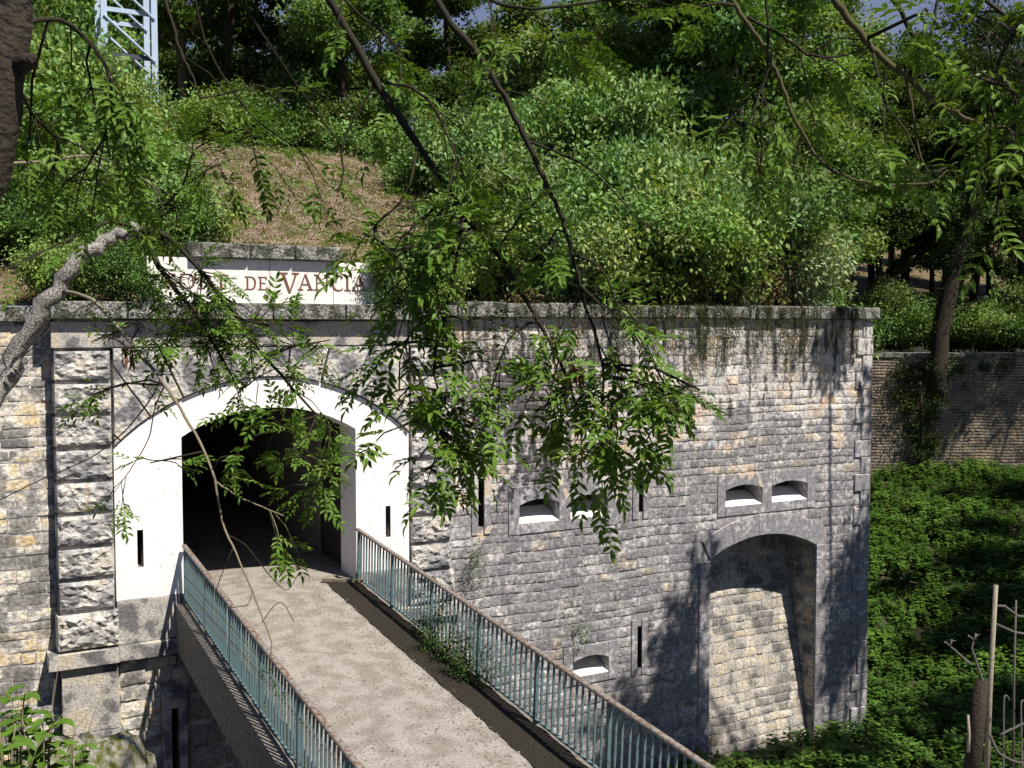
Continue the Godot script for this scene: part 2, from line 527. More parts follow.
# ---------------------------------------------------------------- the fort
const GX0 := -2.03
const GX1 := 5.13
func build_gateway() -> void:
	var g := thing("fort_gateway", "stone fort gateway with white painted arch, banded pilasters and a lettered panel", "gateway", Vector3(1.56, 0, 0))
	var G := group_node("masonry", g)   # keeps world coordinates for all the parts
	g.remove_child(G); G.free()
	var o := Transform3D(Basis(), Vector3(-1.56, 0, 0))
	# wall body with the passage cut out of it
	var hole := opening(0.0, 3.17, -0.02, 2.86, 0.46)
	var core := Node3D.new()
	core.name = "wall"
	g.add_child(core, true)
	core.transform = o
	cut_wall("wall_body", rect(-2.0, 5.1, -5.6, 5.0), -0.9, -0.06, [[hole, 3.0, M.panel_stone], [rect(-0.76, -0.66, 0.66, 1.3), 0.7], [rect(3.76, 3.86, 0.75, 1.35), 0.7], [rect(-0.24, -0.12, -4.0, -1.9), 0.7]], M.gate_ashlar, core)
	# white painted face: one slab with the arch in it
	var face := PackedVector2Array([Vector2(-1.11, 0.12), Vector2(0.0, 0.12), Vector2(0.0, 2.86)])
	var inner := arch_pts(1.585, 1.585, 2.86, 0.46, 20)
	for i in range(1, inner.size()): face.append(inner[i])
	face.append_array([Vector2(3.17, 0.12), Vector2(4.24, 0.12), Vector2(4.24, 2.72)])
	var outer := arch_pts(1.565, 2.675, 2.72, 1.14, 28)
	for i in range(outer.size() - 2, -1, -1): face.append(outer[i])
	cut_wall("painted_face", face, -0.06, 0.0, [[rect(-0.76, -0.66, 0.66, 1.3), 0.7, M.dark_interior], [rect(3.76, 3.86, 0.75, 1.35), 0.7, M.dark_interior]], M.white_paint, core)
	# plinth below the white face
	for s in [[-1.11, -0.005], [3.175, 4.24]]:
		mi("plinth", slab(rect(s[0], s[1], -0.64, 0.115), -0.06, 0.015, 0.015), M.gate_ashlar, core)
	# pilasters: rock-faced blocks, one above the other
	for side in 2:
		var p := group_node("pilaster", g)
		p.transform = o
		var x0: float = [-2.03, 4.25][side]
		var x1: float = [-1.12, 5.13][side]
		for k in 8:
			var y0 := 0.55 * k + 0.035
			mi("block", rock_face(x0 + rf(0, 0.01), x1 - rf(0, 0.01), y0, y0 + 0.505, -0.2, 0.07 + rf(-0.006, 0.006), 0.055), M.gate_stone, p)
		mi("backing", box_mesh(Vector3(x0 + 0.03, -0.6, -0.45), Vector3(x1 - 0.03, 4.9, 0.02)), M.gate_ashlar, p)
		mi("base_block", rock_face(x0 - 0.03, x1 + 0.05, -0.62, 0.0, -0.2, 0.11, 0.085, 15, 10), M.gate_stone, p)
		mi("capital", slab(rect(x0 - 0.02, x1 + 0.02, 4.42, 4.86), -0.2, 0.09, 0.02), M.gate_ashlar, p)
		# pier under the string course
		mi("pedestal", slab(rect(x0 + 0.03, x1 + 0.01, -2.05, -0.905), -0.3, 0.06, 0.015), M.gate_ashlar, p)
		mi("pedestal", slab(rect(x0 + 0.03, x1 + 0.03, -5.6, -2.06), -0.3, 0.065, 0.015), M.gate_ashlar, p)
	# wedge stones over the painted arch
	var arch := group_node("arch_stones", g)
	arch.transform = o
	var R := (2.675 * 2.675 + 1.14 * 1.14) / (2.0 * 1.14)
	var cc := Vector2(1.565, 2.72 + 1.14 - R)
	var amax := 0.93
	var nv := 11
	var keep := rect(-1.11, 4.24, 2.7, 4.42)
	for k in nv:
		var a0 := lerpf(-amax, amax, float(k) / nv)
		var a1 := lerpf(-amax, amax, float(k + 1) / nv)
		var w := PackedVector2Array()
		for q in 5:
			var a := lerpf(a0, a1, q / 4.0)
			w.append(cc + Vector2(sin(a), cos(a)) * (R + 0.012))
		w.append(cc + Vector2(sin(a1), cos(a1)) * (R + 3.0))
		w.append(cc + Vector2(sin(a0), cos(a0)) * (R + 3.0))
		for part in Geometry2D.intersect_polygons(w, keep):
			for sm in Geometry2D.offset_polygon(part, -0.012):
				mi("wedge_stone", slab(sm, -0.06, 0.05 + rf(0.0, 0.03), 0.02, 0.003), M.gate_stone, arch)
	# frieze, cornice, lettered panel and its coping
	var top := group_node("entablature", g)
	top.transform = o
	mi("frieze", slab(rect(-1.09, 4.22, 4.43, 4.88), -0.1, 0.035, 0.01), M.gate_ashlar, top)
	var cx := -2.12
	for w in [1.25, 1.3, 1.15, 1.35, 1.25, 1.0]:
		mi("cornice_stone", slab(rect(cx, minf(cx + w - 0.008, 5.19), 4.90, 5.19), -0.6, 0.24 + rf(-0.006, 0.006), 0.03, 0.003), M.coping_stone, top)
		cx += w
	for s in [[-0.52, 0.35], [0.358, 1.57], [1.578, 2.75], [2.758, 3.65]]:
		mi("panel_stone", slab(rect(s[0], s[1], 5.19, 5.965), -0.6, 0.03, 0.006), M.panel_stone, top)
	for s in [[0.18, 1.20], [1.21, 2.0], [2.01, 2.88]]:
		mi("panel_coping", slab(rect(s[0], s[1], 5.967, 6.23), -0.75, 0.17 + rf(-0.008, 0.008), 0.04, 0.006), M.coping_stone, top)
	for t in [["FORT", -0.28, 0.26, 1.12], ["DE", 1.13, 0.235, 0.40], ["V", 1.75, 0.37, 0.36], ["ANCIA", 2.08, 0.30, 1.32]]:
		var tm := TextMesh.new()
		var fnt := SystemFont.new()
		fnt.font_names = PackedStringArray(["Droid Serif"])
		tm.font = fnt
		tm.text = t[0]
		tm.font_size = 64
		tm.pixel_size = 0.01
		tm.depth = 0.01
		tm.horizontal_alignment = HORIZONTAL_ALIGNMENT_LEFT
		tm.vertical_alignment = VERTICAL_ALIGNMENT_BOTTOM
		var l := mi("lettering", tm, M.letter_paint, top)
		var bb := tm.get_aabb()
		var sx: float = t[3] / bb.size.x
		var sy: float = t[2] / bb.size.y
		l.scale = Vector3(sx, sy, 1)
		l.position = Vector3(t[1] - bb.position.x * sx, (5.43 if t[0] != "V" else 5.38) - bb.position.y * sy, 0.034)
	# string course
	var band := group_node("string_course", g)
	band.transform = o
	for s in [[-2.2, -1.10, 0.17], [-1.095, 0.0, 0.13], [3.17, 4.2, 0.13], [4.205, 5.3, 0.17]]:
		mi("string_stone", slab(rect(s[0], s[1], -0.90, -0.645), -0.35, s[2], 0.012), M.gate_ashlar, band)
	# rubble and big blocks below it, beside and under the bridge
	var low := group_node("lower_wall", g)
	low.transform = o
	var slit := func(y): return [[-0.40, 0.02]] if y > -4.1 and y < -1.6 else []
	lay(low, "rubble", frames_on(rows_of(-1.08, 0.02, -5.5, -0.92, 0.2, 0.32, 0.25, 0.55, 0.014, slit), -0.06, 0.02, 0.045), M.flank_stone, [0, 1, 2, 3, 3, 1, 2], 60)
	for s in [[-0.40, -0.245, -4.0, -1.9], [-0.115, 0.02, -4.0, -1.9], [-0.40, 0.02, -1.895, -1.6]]:
		mi("slit_stone", slab(rect(s[0], s[1], s[2], s[3]), -0.06, 0.03, 0.01), M.gate_ashlar, low)
	lay(low, "block", frames_on(rows_of(0.04, 3.2, -5.5, -0.75, 0.42, 0.52, 0.55, 0.85, 0.02, func(_y): return []), -0.06, 0.03, 0.05), M.under_stone, [0, 1, 2, 2, 0, 0, 0], 70)
	lay(low, "rubble", frames_on(rows_of(3.22, 4.26, -5.5, -0.92, 0.2, 0.32, 0.25, 0.55, 0.014, func(_y): return []), -0.06, 0.02, 0.045), M.flank_stone, [0, 1, 2, 3, 3, 1, 2], 40)
	# the vaulted passage behind the gate
	var tun := group_node("passage", g)
	tun.transform = o
	var st := st_new()
	box(st, Vector3(-0.85, -0.3, -16), Vector3(-0.25, 3.2, -0.9))
	box(st, Vector3(3.42, -0.3, -16), Vector3(4.0, 3.2, -0.9))
	box(st, Vector3(-0.85, -0.3, -16.5), Vector3(4.0, 4.4, -16.0))
	mi("side_wall", done(st), M.under_stone, tun)
	st = st_new()
	st.set_smooth_group(0)
	var va := arch_pts(1.585, 1.835, 3.0, 0.75, 12)
	for i in va.size() - 1:
		quad(st, Vector3(va[i + 1].x, va[i + 1].y, -0.9), Vector3(va[i].x, va[i].y, -0.9), Vector3(va[i].x, va[i].y, -16), Vector3(va[i + 1].x, va[i + 1].y, -16))
		quad(st, Vector3(va[i].x, va[i].y + 0.3, -0.9), Vector3(va[i + 1].x, va[i + 1].y + 0.3, -0.9), Vector3(va[i + 1].x, va[i + 1].y + 0.3, -16), Vector3(va[i].x, va[i].y + 0.3, -16))
	mi("vault", done(st), M.under_stone, tun)
	mi("passage_floor", box_mesh(Vector3(-0.3, -0.3, -16), Vector3(3.45, -0.012, -0.02)), M.deck_concrete, tun)
	# one leaf of the old gate, folded back against the right side
	st = st_new()
	box(st, Vector3(3.28, 0.03, -2.55), Vector3(3.36, 2.95, -0.95))
	for y in [0.35, 1.5, 2.6]: box(st, Vector3(3.255, y, -2.5), Vector3(3.279, y + 0.14, -1.0))
	mi("gate_leaf", done(st), M.dark_interior, tun)

const WX0 := 5.15
const WX1 := 16.6
const NX := 13.23
func build_wall() -> void:
	var g := thing("fort_wall", "long grey rubble stone wall with loopholes and an arched recess", "wall", Vector3(WX0, -5.6, 0))
	var o := Transform3D(Basis(), Vector3(-WX0, 5.6, 0))
	var loops := [[6.68, 7.61, 0.75, 1.13], [7.90, 8.82, 0.75, 1.13], [12.04, 13.11, 0.66, 1.04], [13.42, 14.52, 0.66, 1.04], [7.97, 8.86, -2.66, -2.34]]
	var slits := [[5.74, 5.86, 0.76, 1.74], [9.63, 9.74, 0.74, 1.69], [9.62, 9.73, -2.72, -1.79]]
	var nR := (1.62 * 1.62 + 0.42 * 0.42) / 0.84
	var ncy := -0.08 - nR
	var core := Node3D.new()
	core.name = "body"
	g.add_child(core, true)
	core.transform = o
	var holes := [[opening(NX - 1.62, NX + 1.62, -6.0, -0.50, 0.42), 1.4]]
	for l in loops: holes.append([opening(l[0], l[1], l[2], l[3], 0.10), 0.62])
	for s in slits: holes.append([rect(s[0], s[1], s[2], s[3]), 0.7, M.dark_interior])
	cut_wall("wall_body", rect(WX0 - 0.05, WX1 - 0.02, -5.6, 4.95), -1.6, -0.02, holes, M.mortar, core)
	mi("side_wall", box_mesh(Vector3(WX1 - 1.2, -5.6, -28.0), Vector3(WX1 - 0.03, 4.95, -1.61)), M.mortar, core)
	# what is blocked for rubble at a height: openings with their dressed surrounds
	var zones := [[6.42, 9.08, 0.52, 1.52], [11.80, 14.78, 0.43, 1.40], [7.72, 9.10, -2.85, -2.0], [5.58, 6.02, 0.60, 1.90], [9.46, 9.92, 0.58, 1.85], [9.45, 9.90, -2.88, -1.63], [NX - 1.95, NX + 1.95, -6.0, -0.1]]
	var blocked := func(y):
		var out := []
		for z in zones:
			if y > z[2] and y < z[3]: out.append([z[0], z[1]])
		if y >= -0.1 and y < ncy + nR + 0.5:
			var hw := sqrt(maxf(0.0, (nR + 0.5) * (nR + 0.5) - (y - ncy) * (y - ncy)))
			hw = minf(hw, 1.95)
			out.append([NX - hw, NX + hw])
		out.append([WX1 - (0.55 if int(floor((y + 6.0) / 0.42)) % 2 == 0 else 0.34), 99.0])
		return out
	lay(g, "stone", shift(frames_on(rows_of(WX0, WX1, -5.55, 4.9, 0.15, 0.25, 0.18, 0.55, 0.012, blocked), -0.02, 0.010, 0.026), o), M.rubble_stone, [1.0, 1.8, 2.6, 2.2, 1.0, 0.25, 0.5], 300)
	# quoins on the corner
	var q := group_node("corner", g)
	q.transform = o
	for k in 26:
		var y0 := -6.0 + 0.42 * k
		if y0 + 0.42 < -5.5 or y0 > 4.8: continue
		var wq := 0.55 if k % 2 == 0 else 0.34
		mi("corner_stone", slab(rect(WX1 - wq + 0.008, WX1 + rf(-0.01, 0.012), maxf(y0, -5.6) + 0.008, minf(y0 + 0.412, 4.9)), -0.9, 0.025 + rf(0, 0.015), 0.025, 0.008), M.dressed_stone, q)
	# coping
	var cop := group_node("coping", g)
	cop.transform = o
	var x := WX0 + 0.06
	while x < WX1:
		var w := minf(rf(0.85, 1.35), WX1 + 0.12 - x)
		if WX1 + 0.12 - x - w < 0.4: w = WX1 + 0.12 - x
		mi("coping_stone", slab(rect(x, x + w - 0.012, 4.955, 5.25 + rf(-0.02, 0.03)), -0.7, 0.15 + rf(-0.02, 0.02), 0.05, 0.012), M.coping_stone, cop)
		x += w
	# dressed stones round the loopholes
	var dr := [[6.42, 6.675, 0.53, 1.51], [7.615, 7.895, 0.75, 1.51], [8.825, 9.07, 0.53, 1.51], [6.68, 7.75, 0.53, 0.745], [7.755, 8.82, 0.53, 0.745],
		[11.81, 12.035, 0.44, 1.39], [13.115, 13.415, 0.66, 1.39], [14.525, 14.77, 0.44, 1.39], [12.04, 13.26, 0.44, 0.655], [13.265, 14.52, 0.44, 0.655],
		[7.73, 7.965, -2.84, -2.01], [8.865, 9.09, -2.84, -2.01], [7.97, 8.86, -2.84, -2.665],
		[5.59, 5.735, 0.61, 1.89], [5.865, 6.01, 0.61, 1.89], [9.47, 9.625, 0.59, 1.84], [9.745, 9.91, 0.59, 1.84], [9.46, 9.615, -2.87, -1.64], [9.735, 9.89, -2.87, -1.64]]
	var lp := group_node("loophole_surround", g)
	lp.transform = o
	for d in dr:
		mi("dressed_stone", slab(rect(d[0], d[1], d[2], d[3]), -0.02, 0.006 + rf(0, 0.006), 0.010, 0.004), M.dressed_stone, lp)
	for l in loops:
		var yt := 1.51 if l[2] > 0.7 else (1.39 if l[2] > 0 else -2.01)
		var p := PackedVector2Array(arch_pts((l[0] + l[1]) * 0.5, (l[1] - l[0]) * 0.5, l[3], 0.10, 10))
		p.append_array([Vector2(l[1], yt), Vector2(l[0], yt)])
		mi("lintel", slab(p, -0.02, 0.015, 0.004), M.dressed_stone, lp)
		# sloping sill
		var st := st_new()
		st.set_smooth_group(-1)
		var zf := 0.0; var zb := -0.6
		quad(st, Vector3(l[0], l[2] - 0.003, zf), Vector3(l[1], l[2] - 0.003, zf), Vector3(l[1], l[2] + 0.24, zb), Vector3(l[0], l[2] + 0.24, zb))
		mi("sill", done(st), M.panel_stone, lp)
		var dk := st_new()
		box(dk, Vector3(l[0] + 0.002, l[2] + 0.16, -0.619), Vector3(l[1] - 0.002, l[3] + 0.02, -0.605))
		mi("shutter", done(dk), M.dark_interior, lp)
	# niche: jambs, arch and battered back wall
	var ni := group_node("recess", g)
	ni.transform = o
	for s in [-1, 1]:
		var y := -5.6
		var k := 0
		while y < -0.55:
			var h := minf(rf(0.34, 0.46), -0.5 - y)
			var wj := 0.32 if k % 2 == 0 else 0.31
			var xa := NX - 1.62 - wj if s < 0 else NX + 1.62
			mi("jamb_stone", slab(rect(xa, xa + wj, y + 0.005, y + h - 0.005), -0.02, 0.015 + rf(0, 0.012), 0.014, 0.004), M.dressed_stone, ni)
			y += h
			k += 1
	var amax := asin(1.62 / nR)
	for k in 9:
		var a0 := lerpf(-amax, amax, k / 9.0)
		var a1 := lerpf(-amax, amax, (k + 1) / 9.0)
		var p := PackedVector2Array()
		for t in 4:
			var a := lerpf(a0, a1, t / 3.0)
			p.append(Vector2(NX + nR * sin(a), ncy + nR * cos(a)))
		p.append(Vector2(NX + (nR + 0.49) * sin(a1), ncy + (nR + 0.49) * cos(a1)))
		p.append(Vector2(NX + (nR + 0.49) * sin(a0), ncy + (nR + 0.49) * cos(a0)))
		mi("wedge_stone", slab(p, -0.02, 0.018 + rf(0, 0.01), 0.01, 0.002), M.dressed_stone, ni)
	# back wall leans: z = -0.18 at y -5.15, -1.06 at y -0.56
	var lean := atan((1.06 - 0.18) / (5.15 - 0.56))
	var tilt := Transform3D(Basis(Vector3(1, 0, 0), -lean), Vector3(0, -5.6, -0.10))
	var st2 := st_new()
	box(st2, Vector3(NX - 1.63, 0.0, -0.3), Vector3(NX + 1.63, 5.9, -0.03), tilt)
	mi("back_body", done(st2), M.mortar, ni)
	var fr := []
	for r in rows_of(NX - 1.62, NX + 1.62, 0.0, 5.9, 0.15, 0.29, 0.15, 0.40, 0.014, func(_y): return []):
		fr.append([tilt * Transform3D(Basis(), Vector3(r[0], r[1], -0.03)), r[2], r[3], rf(0.015, 0.035)])
	lay(ni, "recess_stone", fr, M.niche_stone, [0, 1, 2, 3, 3, 0.3, 2], 220)
	# right-hand cheek of the niche, seen from the left
	fr = []
	for s in [[1, NX + 1.62], [-1, NX - 1.62]]:
		for r in rows_of(-1.05, -0.02, -5.5, -0.55, 0.2, 0.3, 0.25, 0.45, 0.02, func(_y): return []):
			fr.append([Transform3D(Basis(Vector3(0, 1, 0), -PI / 2 * s[0]), Vector3(s[1] + 0.012 * s[0], r[1], r[0])), r[2], r[3], rf(0.02, 0.035)])
	lay(ni, "cheek_stone", fr, M.niche_stone, [1, 1, 1, 1, 0, 2.0, 0], 60)

func shift(frames: Array, o: Transform3D) -> Array:
	for f in frames:
		f[0] = o * f[0]
	return frames

func build_flank() -> void:
	var g := thing("flanking_wall", "pale yellowish rubble wall left of the gateway pilaster", "wall", Vector3(-9.0, -5.6, -0.3))
	var o := Transform3D(Basis(), Vector3(9.0, 5.6, 0.3))
	mi("body", box_mesh(Vector3(-12.0, -5.6, -1.2), Vector3(-2.0, 4.85, -0.27)), M.mortar, g, o)
	lay(g, "stone", shift(frames_on(rows_of(-6.0, -2.0, -5.5, 4.82, 0.14, 0.27, 0.18, 0.55, 0.012, func(_y): return []), -0.27, 0.006, 0.022), o), M.flank_stone, [0.3, 1, 2, 3, 3, 1.2, 2], 240)
	for k in 8:
		mi("coping_stone", slab(rect(-12.0 + k * 1.25, -12.0 + k * 1.25 + 1.235, 4.85, 5.1), -1.3, -0.14, 0.04, 0.01), M.coping_stone, g, o)

func build_far_wall() -> void:
	var a := at(860, 471, 50.0)
	var b := at(1040, 459, 50.0)
	a.y = -2.1; b.y = -2.1
	var d := (b - a).normalized()
	var g := thing("moat_wall", "weathered brown brick wall closing the far end of the moat", "wall", a)
	var turn := Basis(Vector3(0, 1, 0), atan2(-d.z, d.x))
	g.basis = turn
	mi("body", box_mesh(Vector3(-24, -2.5, -1.5), Vector3(45, 5.45, -0.03)), M.mortar, g)
	var cop := st_new()
	var fr := []
	for r in rows_of(-10.0, 20.0, -0.6, 5.45, 0.125, 0.165, 0.2, 0.38, 0.02, func(_y): return []):
		fr.append([Transform3D(Basis(), Vector3(r[0], r[1], -0.03)), r[2], r[3], rf(0.03, 0.05)])
	lay(g, "brick", fr, M.far_stone, [1, 2, 2, 2, 1, 2, 0], 0)
	for k in 30:
		mi("coping_stone", slab(rect(-10.0 + k, -10.0 + k + 0.985, 5.45, 5.66 + rf(-0.02, 0.03)), -1.5, 0.06, 0.03, 0.01), M.coping_stone, g)

# ---------------------------------------------------------------- bridge
func build_bridge() -> void:
	var L := 11.6
	var g := thing("footbridge", "concrete footbridge with blue green railings leading to the white gate", "bridge", Vector3(1.58, 0, 0))
	g.rotation.x = atan(SLOPE)
	var x0 := -1.58
	# deck with gently uneven surface
	var st := st_new()
	st.set_smooth_group(0)
	var nz := 58
	var nx := 14
	var hn := noise(41, 0.7, 3)
	var P := []
	for j in nz + 1:
		var row := []
		for i in nx + 1:
			var x := lerpf(-1.40, 1.02, float(i) / nx)
			var z := 0.02 + L * j / nz
			row.append(Vector3(x + (hn.get_noise_2d(z * 4.0, 7.0) * 0.04 if i == nx else 0.0), hn.get_noise_2d(x * 2.0, z * 2.0) * 0.018, z))
		P.append(row)
	for j in nz:
		for i in nx:
			quad(st, P[j][i], P[j + 1][i], P[j + 1][i + 1], P[j][i + 1])
	mi("deck", done(st), M.deck_concrete, g)
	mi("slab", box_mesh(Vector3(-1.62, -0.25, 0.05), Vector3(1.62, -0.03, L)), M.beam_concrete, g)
	# dirt in the gutter along the right side and a little on the left
	for s in [[0.98, 1.56, 0.012], [-1.56, -1.36, 0.005]]:
		var gs := st_new()
		gs.set_smooth_group(0)
		var Q := []
		for j in nz + 1:
			var row := []
			for i in 5:
				var u := i / 4.0
				row.append(Vector3(lerpf(s[0], s[1], u) + (hn.get_noise_2d(j * 1.7, i * 3.0) * 0.03), s[2] + 0.02 * sin(u * PI) + hn.get_noise_2d(i * 2.0, j * 2.3) * 0.02, 0.05 + (L - 0.05) * j / nz))
			Q.append(row)
		for j in nz:
			for i in 4:
				quad(gs, Q[j][i], Q[j + 1][i], Q[j + 1][i + 1], Q[j][i + 1])
		mi("gutter", done(gs), M.gutter_dirt, g)
	for s in [-1, 1]:
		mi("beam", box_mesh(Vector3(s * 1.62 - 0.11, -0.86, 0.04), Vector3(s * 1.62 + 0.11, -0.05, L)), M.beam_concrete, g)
	mi("pier", box_mesh(Vector3(-1.6, -6.5, 9.9), Vector3(1.6, -0.26, 10.8)), M.beam_concrete, g)
	# railings
	var bar := box_mesh(Vector3(-0.014, 0, -0.009), Vector3(0.014, 0.90, 0.009))
	var post := box_mesh(Vector3(-0.022, 0, -0.03), Vector3(0.022, 0.94, 0.03))
	var thick := Transform3D()
	for s in [-1, 1]:
		var r := group_node("railing", g)
		r.position = Vector3(s * 1.58, 0, 0)
		var hs := st_new()
		prism(hs, PackedVector2Array([Vector2(-0.04, 0.965), Vector2(0.04, 0.965), Vector2(0.04, 0.99), Vector2(0.028, 1.003), Vector2(-0.028, 1.003), Vector2(-0.04, 0.99)]), 0.03, L, 0.003)
		mi("handrail", done(hs), M.rail_top, r)
		mi("bottom_rail", box_mesh(Vector3(-0.02, 0.055, 0.03), Vector3(0.02, 0.075, L)), M.rail_paint, r)
		mi("top_rail", box_mesh(Vector3(-0.016, 0.945, 0.03), Vector3(0.016, 0.964, L)), M.rail_paint, r)
		var z := 0.12
		var k := 0
		while z < L - 0.05:
			if k % 12 == 0:
				mi("post", post, M.rail_paint, r, Transform3D(Basis(), Vector3(0, 0.0, z)))
			else:
				var T := Transform3D(Basis(Vector3(0, 1, 0), rf(-0.06, 0.06)) * Basis(Vector3(1, 0, 0), rf(-0.012, 0.012)), Vector3(rf(-0.003, 0.003), 0.06, z))
				mi("bar", bar, M.rail_paint, r, T)
			z += 0.142
			k += 1
	var xs := []
	var cs := []
	for i in 1500:
		var z := rf(-1.5, L)
		var x := rf(0.2, 2.6)
		if rng.randf() < 0.45: x = 2.65 - absf(rng.randfn()) * 0.35
		var y := -SLOPE * z + 0.012 if z > 0.0 else -0.008
		xs.append(Transform3D(any_turn(0.3) * Basis.from_scale(Vector3(rf(0.3, 1.2), 0.5, rf(0.3, 1.0))), Vector3(x, y, z)))
		cs.append(hue(Color(0.20, 0.17, 0.14) if rng.randf() < 0.6 else Color(0.42, 0.39, 0.35), 0.4))
	var chip := st_new()
	chip.set_smooth_group(-1)
	for k in 3: leaf_flat(chip, Vector3(rf(-0.02, 0.02), 0.004 * k, rf(-0.02, 0.02)), rand_dir() * Vector3(1, 0.2, 1), Vector3.UP, 0.045, 0.02, Color.WHITE)
	tag(scatter("deck_litter", done(chip), M.leaf_ground, xs, cs, self), "bits of dry leaf and grit strewn over the bridge deck", "litter", "", "stuff")
	# plank lying near the gate
	var pk := st_new()
	box(pk, Vector3(-0.4, 0, -0.04), Vector3(0.4, 0.05, 0.04))
	var a := Vector3(2.86, 0.02, 0.12)
	tag(mi("wooden_plank", done(pk), M.twig_pale, self, Transform3D(Basis(Vector3(0, 1, 0), -0.62), a)), "short pale plank lying on the deck beside the right gate jamb", "plank")

# ---------------------------------------------------------------- ground
func bank_height(x: float, z: float) -> float:
	var far_line := -17.5 + (x - 35.3) * 0.53
	var rise := minf(-z - 0.9, (16.0 - x) * 1.3)
	var h := 5.12 + 0.43 * clampf(rise, 0.0, 11.5) + 0.10 * maxf(0.0, rise - 11.5)
	if x > 15.9:
		h = 3.45 + 0.16 * maxf(0.0, far_line - z)
	return h

func grid(called: String, x0: float, x1: float, z0: float, z1: float, step: float, h: Callable, skip: Callable, m: Material) -> MeshInstance3D:
	var st := st_new()
	st.set_smooth_group(0)
	var nx := int((x1 - x0) / step)
	var nz := int((z1 - z0) / step)
	var P := []
	for j in nz + 1:
		var row := []
		for i in nx + 1:
			var x := x0 + i * step
			var z := z0 + j * step
			row.append(Vector3(x, h.call(x, z), z))
		P.append(row)
	for j in nz:
		for i in nx:
			if not skip.call(x0 + (i + 0.5) * step, z0 + (j + 0.5) * step):
				quad(st, P[j][i], P[j + 1][i], P[j + 1][i + 1], P[j][i + 1])
	var o := mi(called, done(st), m, self)
	tag(o, "", "", "", "structure")
	return o

func moat_height(x: float, z: float) -> float:
	var away := clampf((x - 17.0) * 0.88 - z * 0.47, 0.0, 26.0)
	return -5.3 + 3.2 * away / 26.0 * smoothstep(0.0, 1.0, clampf(away / 12.0, 0.0, 1.0))

func build_ground() -> void:
	var hn := noise(51, 0.35, 4)
	tag(grid("hillside", -44.0, 100.0, -96.0, -0.4, 0.9, func(x, z): return bank_height(x, z) + hn.get_noise_2d(x, z) * 0.28 * clampf(-z - 0.8, 0.0, 1.0), func(x, z): return x > 15.6 and z > -18.9 + (x - 35.3) * 0.53, M.bank_earth), "brown leaf strewn earth bank rising behind the fort")
	tag(grid("moat_floor", -14.0, 75.0, -34.0, 14.0, 0.8, func(x, z): return moat_height(x, z) + hn.get_noise_2d(x * 2.0, z * 2.0) * 0.25, func(_x, _z): return false, M.moat_earth), "dark moat floor under green plants")
	tag(grid("near_bank", -16.0, -1.6, 11.9, 26.0, 0.4, func(x, z): return 2.1 + 0.14 * (z - 12.0) + hn.get_noise_2d(x * 3.0, z * 3.0) * 0.2 - 4.5 * smoothstep(-2.6, -1.6, x) * (1.0 - smoothstep(15.0, 17.0, z)) - 3.0 * smoothstep(12.6, 11.9, z), func(_x, _z): return false, M.moat_earth), "near bank of the moat below the camera")
	tag(grid("road", -2.4, 60.0, 10.8, 30.0, 0.8, func(x, z): return -0.75 + hn.get_noise_2d(x, z) * 0.1, func(_x, _z): return false, M.deck_concrete), "track at the outer end of the bridge")

# ---------------------------------------------------------------- plants
func leaf_blade(st: SurfaceTool, p: Vector3, along: Vector3, nrm: Vector3, l: float, w: float, c: Color) -> void:
	var s := along.cross(nrm).normalized() * w * 0.5
	var up := nrm.normalized() * l * 0.10
	st.set_color(c)
	var prev := [p, p, p]
	for q in [[0.22, 0.72, 0.5], [0.5, 1.0, 1.0], [0.78, 0.62, 0.6], [1.0, 0.0, -0.6]]:
		var m: Vector3 = p + along * l * q[0] + up * (q[2] - 0.8)
		var b: Vector3 = m + s * q[1] + up * 0.8 * q[1]
		var d: Vector3 = m - s * q[1] + up * 0.8 * q[1]
		if q[0] < 0.3:
			tri(st, p, b, m); tri(st, p, m, d)
		elif q[1] > 0.0:
			quad(st, prev[1], prev[0], b, m); quad(st, prev[2], prev[1], m, d)
		else:
			tri(st, prev[1], prev[0], m); tri(st, prev[2], prev[1], m)
		prev = [b, m, d]

func leaf_flat(st: SurfaceTool, p: Vector3, along: Vector3, nrm: Vector3, l: float, w: float, c: Color) -> void:
	var s := along.cross(nrm).normalized() * w * 0.5
	st.set_color(c)
	tri(st, p, p + along * l * 0.45 + s, p + along * l)
	tri(st, p, p + along * l, p + along * l * 0.45 - s)

func rand_dir() -> Vector3:
	var v := Vector3(rng.randfn(), rng.randfn(), rng.randfn())
	return v.normalized() if v.length() > 0.01 else Vector3.UP

# a sprig: n leaves round a short twig, spread wide and flat-ish; colour given by the copy
func sprig(n: int, r: float, l: float, flat: float) -> ArrayMesh:
	var st := st_new()
	st.set_smooth_group(-1)
	for i in n:
		var d := rand_dir()
		d.y *= flat
		var p := d * r * sqrt(rng.randf())
		var along := (d + rand_dir() * 0.6 + Vector3(0, -0.15, 0)).normalized()
		var nrm := (Vector3.UP + rand_dir() * 0.75).normalized()
		nrm = (nrm - along * nrm.dot(along)).normalized()
		var v := rf(0.7, 1.2)
		leaf_flat(st, p, along, nrm, l * rf(0.7, 1.2), l * rf(0.45, 0.65), Color(v, v * rf(0.95, 1.05), v))
	return done(st)

